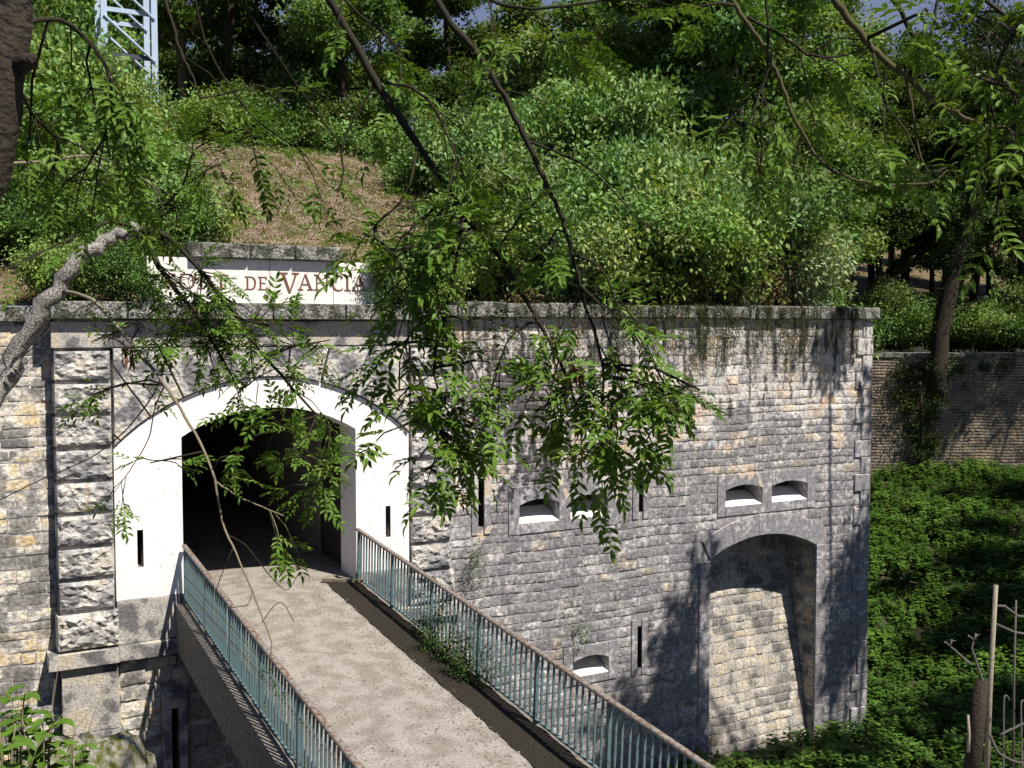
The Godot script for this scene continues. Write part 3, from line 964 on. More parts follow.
# an upright plant (nettle, jack-by-the-hedge): leaves up a stem
func herb(n: int, h: float, l: float) -> ArrayMesh:
	var st := st_new()
	st.set_smooth_group(-1)
	for stem in 3:
		var b := Vector3(rf(-0.12, 0.12), 0, rf(-0.12, 0.12))
		var t := b + Vector3(rf(-0.1, 0.1), h * rf(0.7, 1.1), rf(-0.1, 0.1))
		for i in n:
			var u := rf(0.25, 1.0)
			var a := rng.randf() * TAU
			var along := Vector3(cos(a), rf(-0.25, 0.35), sin(a)).normalized()
			var nrm := (Vector3.UP - along * along.y).normalized()
			var v := rf(0.7, 1.15)
			leaf_flat(st, b.lerp(t, u), along, (nrm + rand_dir() * 0.3).normalized(), l * rf(0.7, 1.2) * (1.25 - 0.5 * u), l * 0.62, Color(v, v, v))
	return done(st)

# many small copies of one mesh joined into a single mesh, each copy in its own colour
class Bag:
	var v := PackedVector3Array()
	var n := PackedVector3Array()
	var c := PackedColorArray()
	func add(src: Array, T: Transform3D, col: Color) -> void:   # unindexed source
		var pv: PackedVector3Array = src[Mesh.ARRAY_VERTEX]
		v.append_array(T * pv)
		n.append_array(Transform3D(T.basis.orthonormalized(), Vector3.ZERO) * (src[Mesh.ARRAY_NORMAL] as PackedVector3Array))
		var cc := PackedColorArray()
		cc.resize(pv.size())
		cc.fill(col)
		c.append_array(cc)
	func add_whole(src: Array, T: Transform3D) -> void:      # keeps the copy's own colours; right for uneven scales too
		var pv: PackedVector3Array = src[Mesh.ARRAY_VERTEX]
		var pn: PackedVector3Array = src[Mesh.ARRAY_NORMAL]
		var ix = src[Mesh.ARRAY_INDEX]
		var B := T.basis.inverse().transposed()
		var pc: PackedColorArray = src[Mesh.ARRAY_COLOR]
		if ix == null:
			ix = range(pv.size())
		for i in ix:
			v.append(T * pv[i]); n.append((B * pn[i]).normalized()); c.append(pc[i])
	func mesh() -> ArrayMesh:
		var a := []
		a.resize(Mesh.ARRAY_MAX)
		a[Mesh.ARRAY_VERTEX] = v
		a[Mesh.ARRAY_NORMAL] = n
		a[Mesh.ARRAY_COLOR] = c
		var m := ArrayMesh.new()
		m.add_surface_from_arrays(Mesh.PRIMITIVE_TRIANGLES, a)
		return m

func joined(called: String, kinds: Array, m: Material, xfs: Array, cols: Array, parent: Node) -> MeshInstance3D:
	var bag := Bag.new()
	var src := []
	for k in kinds: src.append((k as ArrayMesh).surface_get_arrays(0))
	for i in xfs.size():
		bag.add(src[i % src.size()], xfs[i], cols[i])
	return mi(called, bag.mesh(), m, parent)

func scatter(called: String, mesh: Mesh, m: Material, xfs: Array, cols: Array, parent: Node) -> MultiMeshInstance3D:
	var mm := MultiMesh.new()
	mm.transform_format = MultiMesh.TRANSFORM_3D
	mm.use_colors = true
	mm.mesh = mesh
	mm.instance_count = xfs.size()
	for i in xfs.size():
		mm.set_instance_transform(i, xfs[i])
		mm.set_instance_color(i, cols[i])
	var o := MultiMeshInstance3D.new()
	o.name = numbered(called) if parent == self else called
	o.multimesh = mm
	o.material_override = m
	parent.add_child(o, true)
	return o

func any_turn(tilt := 0.6) -> Basis:
	return Basis(Vector3(0, 1, 0), rng.randf() * TAU) * Basis(Vector3(1, 0, 0), rf(-tilt, tilt)) * Basis(Vector3(0, 0, 1), rf(-tilt, tilt))

func hue(c: Color, by: float) -> Color:
	var v := rf(1.0 - by, 1.0 + by)
	return Color(c.r * v * rf(0.85, 1.15), c.g * v, c.b * v * rf(0.85, 1.2))

var SP := {}
# fill clumps [centre, radii] with sprigs, thicker towards their skin
func fill_clumps(clumps: Array, each: float, size: float, c: Color, by := 0.28) -> Array:
	var xfs := []
	var cols := []
	for cl in clumps:
		var r: Vector3 = cl[1]
		var n := int(each * (r.x * r.y + r.y * r.z + r.x * r.z) / 3.0)
		var cc := hue(c, 0.18)
		for i in n:
			var d := rand_dir()
			var k := pow(rng.randf(), 0.45) * rf(0.7, 1.5)
			if d.y < -0.2: k *= rf(0.5, 1.0)
			var p: Vector3 = cl[0] + Vector3(d.x * r.x, d.y * r.y, d.z * r.z) * k
			xfs.append(Transform3D(any_turn() * Basis.from_scale(Vector3.ONE * size * rf(0.7, 1.3)), p))
			cols.append(hue(cc, by))
	return [xfs, cols]

# a woodland tree at the origin: trunk with limbs, crown of leaf clumps
func make_tree(h: float, r0: float, lowest: float, spread: float, c: Color, each: float, lean: Vector3, bark: Material, leaf := "tree") -> Node3D:
	var root := Node3D.new()
	var st := st_new()
	var base := []
	for i in 7:
		var u := i / 6.0
		base.append(Vector3(0, -0.4, 0) + Vector3(0, (h * 0.92 + 0.4) * u, 0) + lean * u * u * h + Vector3(rf(-1, 1), 0, rf(-1, 1)) * 0.12 * h * 0.1)
	tube(st, base, taper(7, r0, r0 * 0.25), 8)
	var clumps := []
	var nl := 13
	for k in nl:
		var u := lerpf(lowest, 1.0, (k + rf(0.0, 0.7)) / nl)
		var fi := minf(u, 0.999) * 6.0
		var p: Vector3 = base[int(fi)].lerp(base[mini(int(fi) + 1, 6)], fi - int(fi))
		var a := k * 2.4 + rf(-0.5, 0.5)
		var reach := spread * (1.05 - 0.6 * (u - lowest) / (1.0 - lowest)) * rf(0.65, 1.15)
		var q := p + Vector3(cos(a) * reach, reach * rf(0.15, 0.5), sin(a) * reach)
		var mid := p.lerp(q, 0.5) + Vector3(0, rf(-0.1, 0.3), 0)
		tube(st, [p, mid, q], [r0 * 0.36 * (1.15 - u * 0.6), r0 * 0.22, r0 * 0.06], 5)
		clumps.append([q, Vector3(rf(0.8, 1.25), rf(0.45, 0.8), rf(0.8, 1.25)) * spread * 0.36])
		clumps.append([mid + Vector3(rf(-0.4, 0.4), rf(0.0, 0.5), rf(-0.4, 0.4)), Vector3(0.9, 0.55, 0.9) * spread * 0.28])
	mi("trunk", done(st), bark, root)
	var f := fill_clumps(clumps, each, 1.0, c)
	joined("crown", SP[leaf], M.leaf_tree, f[0], f[1], root)
	return root

func make_shrub(clumps: Array, each: float, size: float, c: Color, stems: int, leaf := "shrub", pale := false) -> Node3D:
	var root := Node3D.new()
	for k in stems:
		var st := st_new()
		var cl: Array = clumps[k % clumps.size()]
		var q: Vector3 = cl[0] + Vector3(rf(-0.5, 0.5) * cl[1].x, rf(0.2, 0.9) * cl[1].y, rf(-0.5, 0.5) * cl[1].z)
		var b := Vector3(q.x * 0.25 + rf(-0.1, 0.1), -0.3, q.z * 0.25 + rf(-0.1, 0.1))
		var pts := curve([b, b.lerp(q, 0.5) + Vector3(rf(-0.2, 0.2), 0.15, rf(-0.2, 0.2)), q], 3, 0.03)
		tube(st, pts, taper(pts.size(), 0.035, 0.008), 5)
		mi("stem", done(st), M.twig_pale if pale else M.bark_dark, root)
	var f := fill_clumps(clumps, each, size, c)
	joined("foliage", SP[leaf], M.leaf_shrub, f[0], f[1], root)
	return root

func place(proto: Node3D, called: String, label: String, category: String, group: String, pos: Vector3, turn: float, size: Vector3) -> Node3D:
	var o: Node3D = proto.duplicate()
	o.name = numbered(called)
	add_child(o)
	o.transform = Transform3D(Basis(Vector3(0, 1, 0), turn) * Basis.from_scale(size), pos)
	tag(o, label, category, group)
	return o

func ground_at(px: float, depth: float) -> Vector3:      # a spot on the bank below picture column px
	var p := at(px, 330, depth)
	p.y = bank_height(p.x, p.z) - 0.05
	return p

func build_plants() -> void:
	for k in 3:
		SP.get_or_add("tree", []).append(sprig(11, 0.36, 0.19, 0.6))
		SP.get_or_add("shrub", []).append(sprig(11, 0.24, 0.115, 0.7))
		SP.get_or_add("small", []).append(sprig(12, 0.16, 0.065, 0.7))
		SP.get_or_add("dry", []).append(sprig(10, 0.22, 0.075, 0.9))
	SP["herb"] = herb(12, 0.42, 0.11)
	SP["nettle"] = herb(14, 0.55, 0.13)
	var green := Color(0.115, 0.195, 0.055)
	var light := Color(0.195, 0.295, 0.10)
	var dark := Color(0.065, 0.11, 0.025)
	var pale := Color(0.235, 0.315, 0.16)
	# woodland trees
	var kinds := [
		make_tree(14.0, 0.17, 0.18, 2.9, green, 170.0, Vector3(0.03, 0, 0.0), M.bark_dark),
		make_tree(16.0, 0.20, 0.28, 3.2, light, 150.0, Vector3(-0.04, 0, 0.02), M.bark_pale),
		make_tree(12.0, 0.13, 0.12, 2.6, light, 175.0, Vector3(0.05, 0, 0.03), M.bark_dark),
		make_tree(15.0, 0.24, 0.22, 3.0, dark, 180.0, Vector3(0.02, 0, -0.04), M.bark_dark)]
	var wood := "trees of the wood behind the fort"
	var names := ["slender leafy tree in the mid green wood above the earth bank", "tall pale barked tree standing in the wood above the bank", "young bright green tree in the wood above the bank", "dense dark green tree in the wood above the bank"]
	var spots := [[-60, 30, 2], [10, 34, 1], [36, 35, 2], [120, 46, 0], [184, 40, 1], [232, 38, 3], [300, 42, 3], [345, 36, 0], [392, 46, 1], [450, 38, 3], [505, 44, 0], [560, 36, 2], [618, 42, 1], [672, 37, 0],
		[40, 48, 3], [205, 52, 0], [270, 55, 2], [360, 58, 3], [480, 56, 2], [590, 55, 3], [700, 50, 3], [760, 44, 2], [150, 62, 3], [420, 66, 0], [540, 68, 3], [650, 64, 2], [-30, 60, 3], [90, 66, 0], [310, 70, 1], [740, 62, 0], [700, 40, 1], [790, 39, 1], [740, 36, 0], [830, 46, 1], [250, 46, 1], [20, 40, 0], [570, 50, 1], [640, 48, 1]]
	for s in spots:
		var p := ground_at(s[0], s[1])
		var k := rf(0.85, 1.2)
		place(kinds[s[2]], "woodland_tree", names[s[2]], "tree", wood + (": kind %s" % ["slender", "pale barked", "young", "dense"][s[2]]), p, rng.randf() * TAU, Vector3(k, k * rf(0.9, 1.15), k))
	# trees beyond the far moat wall
	for s in [[800, 56, 0], [845, 54, 3], [880, 53.5, 3], [905, 60, 3], [950, 55, 3], [985, 58, 0], [1022, 54, 3], [1060, 56, 0], [840, 66, 3], [900, 70, 0], [960, 72, 3], [1010, 70, 3], [1080, 66, 3], [780, 70, 3], [820, 60, 0], [870, 62, 3], [930, 64, 0], [975, 66, 3], [1040, 62, 0], [890, 80, 3], [950, 84, 3], [1010, 84, 3], [810, 84, 3], [850, 76, 1]]:
		var p := ground_at(s[0], s[1])
		var k := rf(0.9, 1.2)
		place(kinds[s[2]], "moatside_tree", ["slender tree rising behind the far moat wall", "tall pale barked tree rising behind the far moat wall", "young bright tree rising behind the far moat wall", "dark dense tree rising behind the far moat wall"][s[2]], "tree", "trees behind the far moat wall: " + ["slender", "pale barked", "young", "dense"][s[2]], p, rng.randf() * TAU, Vector3(k, k, k))
	# leaning ivy-clad trunk at the right
	var iv := thing("ivy_tree", "thick leaning trunk wrapped in dark ivy above the far moat wall", "tree", at(935, 345, 44.0))
	var pts := []
	for q in [[935, 352, 44.0], [948, 290, 44.0], [962, 240, 43.6], [978, 190, 43.0], [1005, 130, 42.0], [1020, 60, 41.5]]:
		pts.append(at(q[0], q[1], q[2]) - iv.position)
	pts[0].y -= 2.0
	var st := st_new()
	var cv := curve(pts, 3, 0.06)
	tube(st, cv, taper(cv.size(), 0.42, 0.2), 8)
	mi("trunk", done(st), M.bark_dark, iv)
	var cl := []
	for k in cv.size(): cl.append([cv[k], Vector3(0.65, 0.6, 0.65)])
	for q in [[985, 60, 41.0], [1010, 30, 41.0], [1030, 90, 41.0], [960, 20, 42.0], [1000, -20, 41.0]]:
		cl.append([at(q[0], q[1], q[2]) - iv.position, Vector3(1.5, 0.9, 1.5)])
	var f := fill_clumps(cl, 170.0, 0.8, Color(0.03, 0.055, 0.014))
	joined("ivy", SP["shrub"], M.leaf_shrub, f[0], f[1], iv)
	var ic := thing("wall_ivy", "dark ivy curtain hanging down the far moat wall", "ivy", at(920, 470, 49.4))
	cl = []
	for q in [[905, 372, 0.8], [925, 380, 0.9], [912, 402, 0.9], [930, 412, 0.8], [918, 430, 0.9], [925, 452, 0.8], [900, 392, 0.5], [940, 372, 0.7], [960, 368, 0.5], [985, 366, 0.4], [1005, 366, 0.4], [935, 440, 0.5]]:
		cl.append([at(q[0], q[1], 49.7) - ic.position, Vector3(q[2], q[2], 0.3)])
	f = fill_clumps(cl, 260.0, 0.9, Color(0.045, 0.07, 0.02))
	joined("ivy", SP["shrub"], M.leaf_shrub, f[0], f[1], ic)
	st = st_new()
	tube(st, [Vector3(0, -0.5, -0.1), Vector3(0.2, 2.0, -0.1), Vector3(0.0, 4.6, -0.1)], [0.12, 0.09, 0.04], 6)
	mi("stem", done(st), M.bark_dark, ic)
	# shrubs on the bank: three shapes, copies
	var sh := []
	for k in 4:
		var clumps := []
		for q in 9:
			var a := q * 2.4
			var rr := 0.25 + 0.12 * q
			clumps.append([Vector3(cos(a) * rr, 0.5 + 1.5 * rng.randf(), sin(a) * rr), Vector3(rf(0.6, 0.95), rf(0.4, 0.7), rf(0.6, 0.95))])
		clumps.append([Vector3(0, 0.5, 0), Vector3(1.1, 0.6, 1.1)])
		sh.append(make_shrub(clumps, 260.0, 1.0, [light, green, Color(0.175, 0.28, 0.075), pale][k], 9))
	var bushes := [
		# px, depth, kind, scale, height scale
		[470, 22.6, 0, 0.9, 0.9], [520, 23.5, 1, 1.1, 1.2], [560, 22.8, 0, 1.0, 1.05], [600, 24.6, 0, 1.2, 1.5], [640, 23.6, 2, 1.1, 1.2], [680, 25.4, 0, 1.25, 1.6], [720, 24.8, 2, 1.1, 1.3], [765, 26.5, 1, 1.3, 1.6], [790, 26.4, 3, 1.0, 1.2], [808, 28.6, 3, 1.0, 1.2],
		[500, 27.5, 0, 1.2, 1.5], [550, 29, 2, 1.3, 1.7], [610, 28.5, 0, 1.3, 1.9], [660, 30, 1, 1.3, 1.9], [710, 29.5, 0, 1.3, 2.0], [760, 30.5, 3, 1.4, 2.1], [790, 32, 1, 1.2, 1.8], [455, 29.5, 1, 1.0, 1.1],
		[20, 21.2, 2, 1.2, 1.2], [65, 22.0, 0, 1.1, 1.2], [110, 21.0, 2, 1.0, 0.95], [148, 21.8, 0, 1.0, 1.0], [175, 21.0, 0, 0.75, 0.75], [-25, 22.5, 1, 1.3, 1.5], [40, 25, 2, 1.3, 1.5], [95, 25.5, 0, 1.2, 0.85], [10, 28, 1, 1.4, 1.9], [60, 30.5, 2, 1.4, 1.8],
		[250, 34, 1, 0.9, 0.9], [310, 35, 1, 1.0, 1.0], [370, 34.5, 2, 1.0, 1.0], [420, 33, 1, 1.1, 1.2], [215, 33, 2, 0.9, 0.9], [345, 38, 3, 1.1, 1.2],
		[122, 26.5, 0, 0.8, 1.25], [-10, 19.6, 1, 0.8, 0.75], [25, 19.7, 1, 0.8, 0.7], [60, 19.9, 1, 0.8, 0.8], [95, 20.0, 2, 0.7, 0.7], [125, 20.2, 1, 0.7, 0.75], [150, 20.4, 2, 0.6, 0.65], [875, 51.8, 1, 1.2, 1.3], [900, 52.0, 1, 1.3, 1.2], [955, 52.2, 1, 1.3, 1.0], [980, 52.0, 2, 1.3, 1.0], [1010, 52.0, 1, 1.3, 1.3], [1040, 52.0, 1, 1.3, 1.3],
		[390, 21.2, 0, 0.42, 0.5], [415, 20.9, 0, 0.45, 0.55], [440, 21.4, 2, 0.55, 0.6]]
	var front := []
	for b in bushes:
		if b[0] > 460 and b[1] < 27.0: front.append(b[0])
	front.sort()
	for b in bushes:
		var p := ground_at(b[0], b[1])
		var where := "in the thicket behind the long wall" if b[0] > 440 else ("above the wall left of the gateway" if b[0] < 200 else "at the top of the bare bank behind the gateway")
		if b[1] > 50.0: where = "growing along the top of the far moat wall"
		if b[3] < 0.6: where = "hanging beside the lettered panel"
		if b[0] > 460 and b[1] < 27.0:
			var nth: String = ["first", "second", "third", "fourth", "fifth", "sixth", "seventh", "eighth", "ninth", "tenth", "eleventh"][front.find(b[0])]
			place(sh[b[2]], "shrub", "%s shrub at the edge of the long wall, %s from the left" % [["light green", "mid green", "fresh green", "pale silvery green"][b[2]], nth], "shrub", "shrubs along the edge of the long wall", p, rng.randf() * TAU, Vector3(b[3], b[4], b[3]))
			continue
		place(sh[b[2]], "shrub", ["light green leafy shrub ", "mid green leafy shrub ", "fresh green leafy shrub ", "pale silvery green shrub "][b[2]] + where, "shrub", "shrubs %s, kind %d" % [where, b[2]], p, rng.randf() * TAU, Vector3(b[3], b[4], b[3]))
	for b in [[Vector3(-0.95, 5.15, -0.25), 0.42, 0.5, 1, "small mid green shrub hiding the left end of the lettered panel"], [Vector3(-1.75, 5.15, -0.4), 0.5, 0.55, 2, "small fresh green shrub above the left pilaster"], [Vector3(3.75, 5.12, 0.0), 0.36, 0.46, 0, "small light green shrub hanging over the right end of the lettered panel"], [Vector3(4.6, 5.12, -0.2), 0.4, 0.4, 2, "small fresh green shrub above the right pilaster"]]:
		place(sh[b[3]], "shrub", b[4], "shrub", "", b[0], rng.randf() * TAU, Vector3(b[1], b[2], b[1]))
	# dry brambles on the edge of the coping
	var dr := []
	for k in 7:
		dr.append([Vector3(-1.6 + 0.52 * k, 0.25 + rf(0, 0.35), rf(-0.3, 0.2)), Vector3(0.55, 0.4, 0.5)])
	var dry := make_shrub(dr, 300.0, 1.0, Color(0.17, 0.145, 0.085), 22, "dry", true)
	for b in [[735, 24.9, 1.0, 1.3], [792, 26.3, 0.8, 1.4], [680, 24.2, 0.8, 0.9], [770, 26.4, 1.1, 2.0], [640, 23.6, 0.7, 0.7], [560, 22.6, 0.7, 0.6]]:
		place(dry, "dry_bramble", "brown dry bramble thicket on the edge of the long wall coping", "bramble", "dry brambles on the coping", ground_at(b[0], b[1]), rf(-0.4, 0.4), Vector3(b[2], b[3], 0.9))
	# leaves and low growth on the bank
	var xs := []
	var cs := []
	for i in 16000:
		var x := rf(-8.0, 15.5)
		var z := rf(-1.0, -14.0)
		var w := hn_bank.get_noise_2d(x, z) + 0.05 * (-z - 5.0)
		if w < 0.0 and rng.randf() < 0.8: continue
		xs.append(Transform3D(any_turn(0.3) * Basis.from_scale(Vector3.ONE * rf(0.5, 1.1)), Vector3(x, bank_height(x, z) + 0.05, z)))
		cs.append(hue(Color(0.20, 0.26, 0.09), 0.3))
	tag(scatter("bank_weeds", SP["small"][0], M.leaf_ground, xs, cs, self), "low pale green weeds covering the earth bank", "weeds", "", "stuff")
	xs = []; cs = []
	for i in 5200:
		var x := rf(-6.0, 15.5)
		var z := rf(-0.9, -12.0)
		xs.append(Transform3D(any_turn(0.5) * Basis.from_scale(Vector3.ONE * rf(0.5, 1.2)), Vector3(x, bank_height(x, z) + 0.03, z)))
		cs.append(hue(Color(0.30, 0.24, 0.19), 0.35))
	tag(scatter("dead_leaves", SP["dry"][0], M.leaf_ground, xs, cs, self), "dead brown leaves and stems lying on the earth bank", "leaf litter", "", "stuff")
	# moat plants
	xs = []; cs = []
	var mn := noise(61, 0.22, 3)
	for i in 26000:
		var x := rf(9.5, 50.0)
		var z := rf(-27.0, 9.0)
		if x < 16.8 and z < 0.25: continue
		if z < -17.0 + (x - 35.3) * 0.53: continue
		var w := mn.get_noise_2d(x, z)
		xs.append(Transform3D(any_turn(0.12) * Basis.from_scale(Vector3.ONE * rf(0.7, 1.35) * (1.0 + 0.5 * w)), Vector3(x, moat_height(x, z), z)))
		cs.append(hue(Color(0.055, 0.125, 0.016).lerp(Color(0.095, 0.185, 0.028), clampf(w + 0.5, 0.0, 1.0)), 0.25))
	tag(scatter("moat_plants", SP["nettle"], M.leaf_ground, xs, cs, self), "lush green nettles and weeds covering the moat floor", "weeds", "", "stuff")

var hn_bank := FastNoiseLite.new()

# strands of creeper hanging down the face of the long wall
func build_creepers() -> void:
	var g := thing("hanging_creeper", "thin dry creeper strands hanging over the coping of the long wall", "creeper", Vector3(WX0, 5.0, 0.1))
	var xs := []
	var cs := []
	for k in 120:
		var st := st_new()
		var x := rf(5.3, 16.3)
		if k < 55: x = rf(7.5, 15.8)
		var n := 5 + rng.randi_range(0, 6)
		var p := Vector3(x, 5.28, rf(-0.15, 0.12))
		var pts := [p]
		p = Vector3(x + rf(-0.05, 0.05), 5.2, 0.22)
		for i in n:
			pts.append(p)
			for q in 3:
				xs.append(Transform3D(any_turn(1.2) * Basis.from_scale(Vector3.ONE * rf(0.25, 0.55)), p + rand_dir() * 0.05 - g.position))
				cs.append(hue(Color(0.10, 0.10, 0.045) if rng.randf() < 0.6 else Color(0.07, 0.12, 0.03), 0.35))
			p += Vector3(rf(-0.06, 0.06), -rf(0.1, 0.17), rf(-0.03, 0.02))
			p.z = maxf(p.z, 0.08)
		for i in pts.size(): pts[i] -= g.position
		tube(st, pts, taper(pts.size(), 0.007, 0.003), 4)
		mi("strand", done(st), M.twig, g)
	joined("creeper_leaves", SP["small"], M.leaf_shrub, xs, cs, g)
	# ivy and weeds at the foot of the right railing
	var iv := thing("railing_ivy", "green ivy growing through the foot of the right hand railing", "ivy", Vector3(3.1, -0.2, 4.2))
	xs = []; cs = []
	for k in 16:
		var si := st_new()
		var z0 := rf(3.0, 5.6)
		var b := Vector3(3.05 + rf(-0.15, 0.1), -SLOPE * z0 + 0.02, z0)
		var e := b + Vector3(rf(-0.15, 0.35), rf(0.25, 0.85), rf(-0.3, 0.3))
		tube(si, [b - iv.position, b.lerp(e, 0.5) + rand_dir() * 0.06 - iv.position, e - iv.position], [0.008, 0.006, 0.003], 4)
		mi("stem", done(si), M.twig, iv)
		for q in 22:
			xs.append(Transform3D(any_turn(0.9) * Basis.from_scale(Vector3.ONE * rf(0.35, 0.8)), b.lerp(e, rng.randf()) + rand_dir() * 0.12 - iv.position))
			cs.append(hue(Color(0.05, 0.10, 0.02), 0.3))
	joined("foliage", SP["small"], M.leaf_shrub, xs, cs, iv)
	# weeds rooted in the wall and at its foot
	for w in [[5.6, 0.1, 0.12, 0.35, "tuft of weeds rooted in the wall beside the right pilaster"], [8.0, -1.6, 0.1, 0.6, "bushy weed rooted in the wall above the lone low loophole"]]:
		var t := thing("wall_weed", w[4], "weed", Vector3(w[0], w[1], w[2]))
		xs = []; cs = []
		for q in 70:
			xs.append(Transform3D(any_turn(1.0) * Basis.from_scale(Vector3.ONE * rf(0.3, 0.6)), Vector3(rf(-0.5, 0.5) * w[3], rng.randfn() * w[3] * 0.6, rf(-0.1, 0.25))))
			cs.append(hue(Color(0.10, 0.16, 0.05), 0.3))
		var s2 := st_new()
		tube(s2, [Vector3(0, -0.2, -0.16), Vector3(0, 0, 0.05), Vector3(0.05, w[3] * 0.8, 0.1)], [0.012, 0.008, 0.003], 4)
		mi("stem", done(s2), M.twig, t)
		joined("foliage", SP["small"], M.leaf_shrub, xs, cs, t)

# ---------------------------------------------------------------- near branches
var leaf_kinds := []
# a pinnate leaf: rachis along +x, leaflets in pairs, drooping
func make_leaf_kinds() -> void:
	for k in 7:
		var st := st_new()
		st.set_smooth_group(-1)
		var n := [3, 3, 4, 4, 3, 2, 4][k] as int
		var L := 0.20
		var c := Color(1, 1, 1) * rf(0.75, 1.2)
		c.r *= rf(0.85, 1.25)
		var droop := rf(0.05, 0.3)
		var pos := func(u: float) -> Vector3: return Vector3(L * u, -droop * L * u * u, 0)
		for i in 3:
			var a: Vector3 = pos.call(i / 3.0)
			var b: Vector3 = pos.call((i + 1) / 3.0)
			st.set_color(c * 0.8)
			quad(st, a + Vector3(0, 0, 0.0016), a - Vector3(0, 0, 0.0016), b - Vector3(0, 0, 0.0012), b + Vector3(0, 0, 0.0012))
		for i in n:
			var u := lerpf(0.32, 0.9, float(i) / maxi(1, n - 1))
			for s in [-1, 1]:
				var al := Vector3(0.55 + rf(-0.1, 0.15), rf(-0.22, 0.12), s * 0.8).normalized()
				leaf_blade(st, pos.call(u), al, (Vector3.UP + rand_dir() * 0.35).normalized(), 0.085 * rf(0.8, 1.15), 0.031 * rf(0.85, 1.15), c * rf(0.85, 1.12))
		leaf_blade(st, pos.call(1.0), Vector3(1, -droop - 0.2, rf(-0.2, 0.2)).normalized(), Vector3.UP, 0.095, 0.034, c)
		leaf_kinds.append(done(st))

func leaf_frame(p: Vector3, out_dir: Vector3, size: float) -> Transform3D:
	var x := (out_dir + rand_dir() * 0.35).normalized()
	var up := (Vector3.UP + rand_dir() * 0.4).normalized()
	var z := x.cross(up).normalized()
	up = z.cross(x).normalized()
	return Transform3D(Basis(x, up, z) * Basis.from_scale(Vector3.ONE * size * 0.72), p)

# a bough given as picture points with depths; leaves grow from twigs along [from, to] of its length
func bough(g: Node3D, leaves: Array, pts: Array, r0: float, r1: float, m: Material, twigs: int, from := 0.3, size := 1.0, called := "branch") -> Array:
	var w := []
	for q in pts: w.append(at(q[0], q[1], q[2]) - g.position)
	var c := curve(w, 5, r1 * 0.8)
	var st := st_new()
	tube(st, c, taper(c.size(), r0, r1), 7)
	for k in twigs:
		var u := rf(from, 1.0)
		var i := mini(int(u * (c.size() - 1)), c.size() - 2)
		var p: Vector3 = c[i].lerp(c[i + 1], rng.randf())
		var d: Vector3 = ((c[i + 1] - c[i]).normalized() + rand_dir() * 0.9 + Vector3(0, -0.25, 0)).normalized()
		twig(st, leaves, p, d, rf(0.16, 0.38) * size, size, r1)
	mi(called, done(st), m, g)
	return c

func twig(st: SurfaceTool, leaves: Array, p: Vector3, d: Vector3, l: float, size: float, r: float) -> void:
	var e := p + d * l + Vector3(0, -0.25 * l, 0)
	var mid := p + d * l * 0.5
	tube(st, [p, mid, e], [minf(r, 0.006), 0.0035, 0.002], 4)
	for k in 3:
		leaves.append(leaf_frame(p.lerp(e, 0.55 + 0.15 * k), (d + rand_dir() * 0.7 + Vector3(0, -0.08, 0)).normalized(), size * rf(0.75, 1.2)))
	leaves.append(leaf_frame(e, d, size * rf(0.8, 1.2)))

# a cluster of leafy twigs hanging round a picture point, joined by a stem from its anchor
func cluster(g: Node3D, leaves: Array, px: float, py: float, depth: float, spread: float, n: int, size: float, anchor: Vector3) -> void:
	var c := at(px, py, depth) - g.position
	var st := st_new()
	var mid := anchor.lerp(c, 0.5) + Vector3(rf(-0.05, 0.05), rf(-0.02, 0.06), rf(-0.05, 0.05))
	tube(st, [anchor, mid, c], [0.007, 0.006, 0.004], 5)
	for k in n:
		var d := rand_dir()
		d.y = d.y * 0.6 - 0.15
		var p := mid.lerp(c, rf(0.2, 1.0)) + d * spread * rf(0.0, 0.5)
		tube(st, [mid.lerp(c, 0.6), p], [0.004, 0.003], 4)
		twig(st, leaves, p, d.normalized(), spread * rf(0.4, 0.8), size, 0.004)
	mi("twig", done(st), M.twig, g)

func dress(g: Node3D, leaves: Array, most: int) -> void:
	var order := []
	for T in leaves:
		var off: Vector3 = T.origin + g.position - EYE
		var dz := off.dot(fwd)
		var s := 0.0
		if dz > 0.2:
			var px := 512.0 + FOCAL * off.dot(rgt) / dz
			var py := 384.0 - FOCAL * off.dot(upv) / dz
			if px > -20.0 and px < 1044.0 and py > -20.0 and py < 788.0: s = T.basis.x.length() / dz
		order.append([s, T])
	order.sort_custom(func(a, b): return a[0] > b[0])
	var rest := st_new()
	var n := 0
	for i in order.size():
		var k := leaf_kinds[rng.randi_range(0, leaf_kinds.size() - 1)] as ArrayMesh
		if i < most and order[i][0] > 0.0:
			mi("leaf", k, M.leaf_near, g, order[i][1])
		else:
			rest.append_from(k, 0, order[i][1])
			n += 1
	if n:
		tag(mi("leaves", rest.commit(), M.leaf_near, g), "", "", "", "stuff")

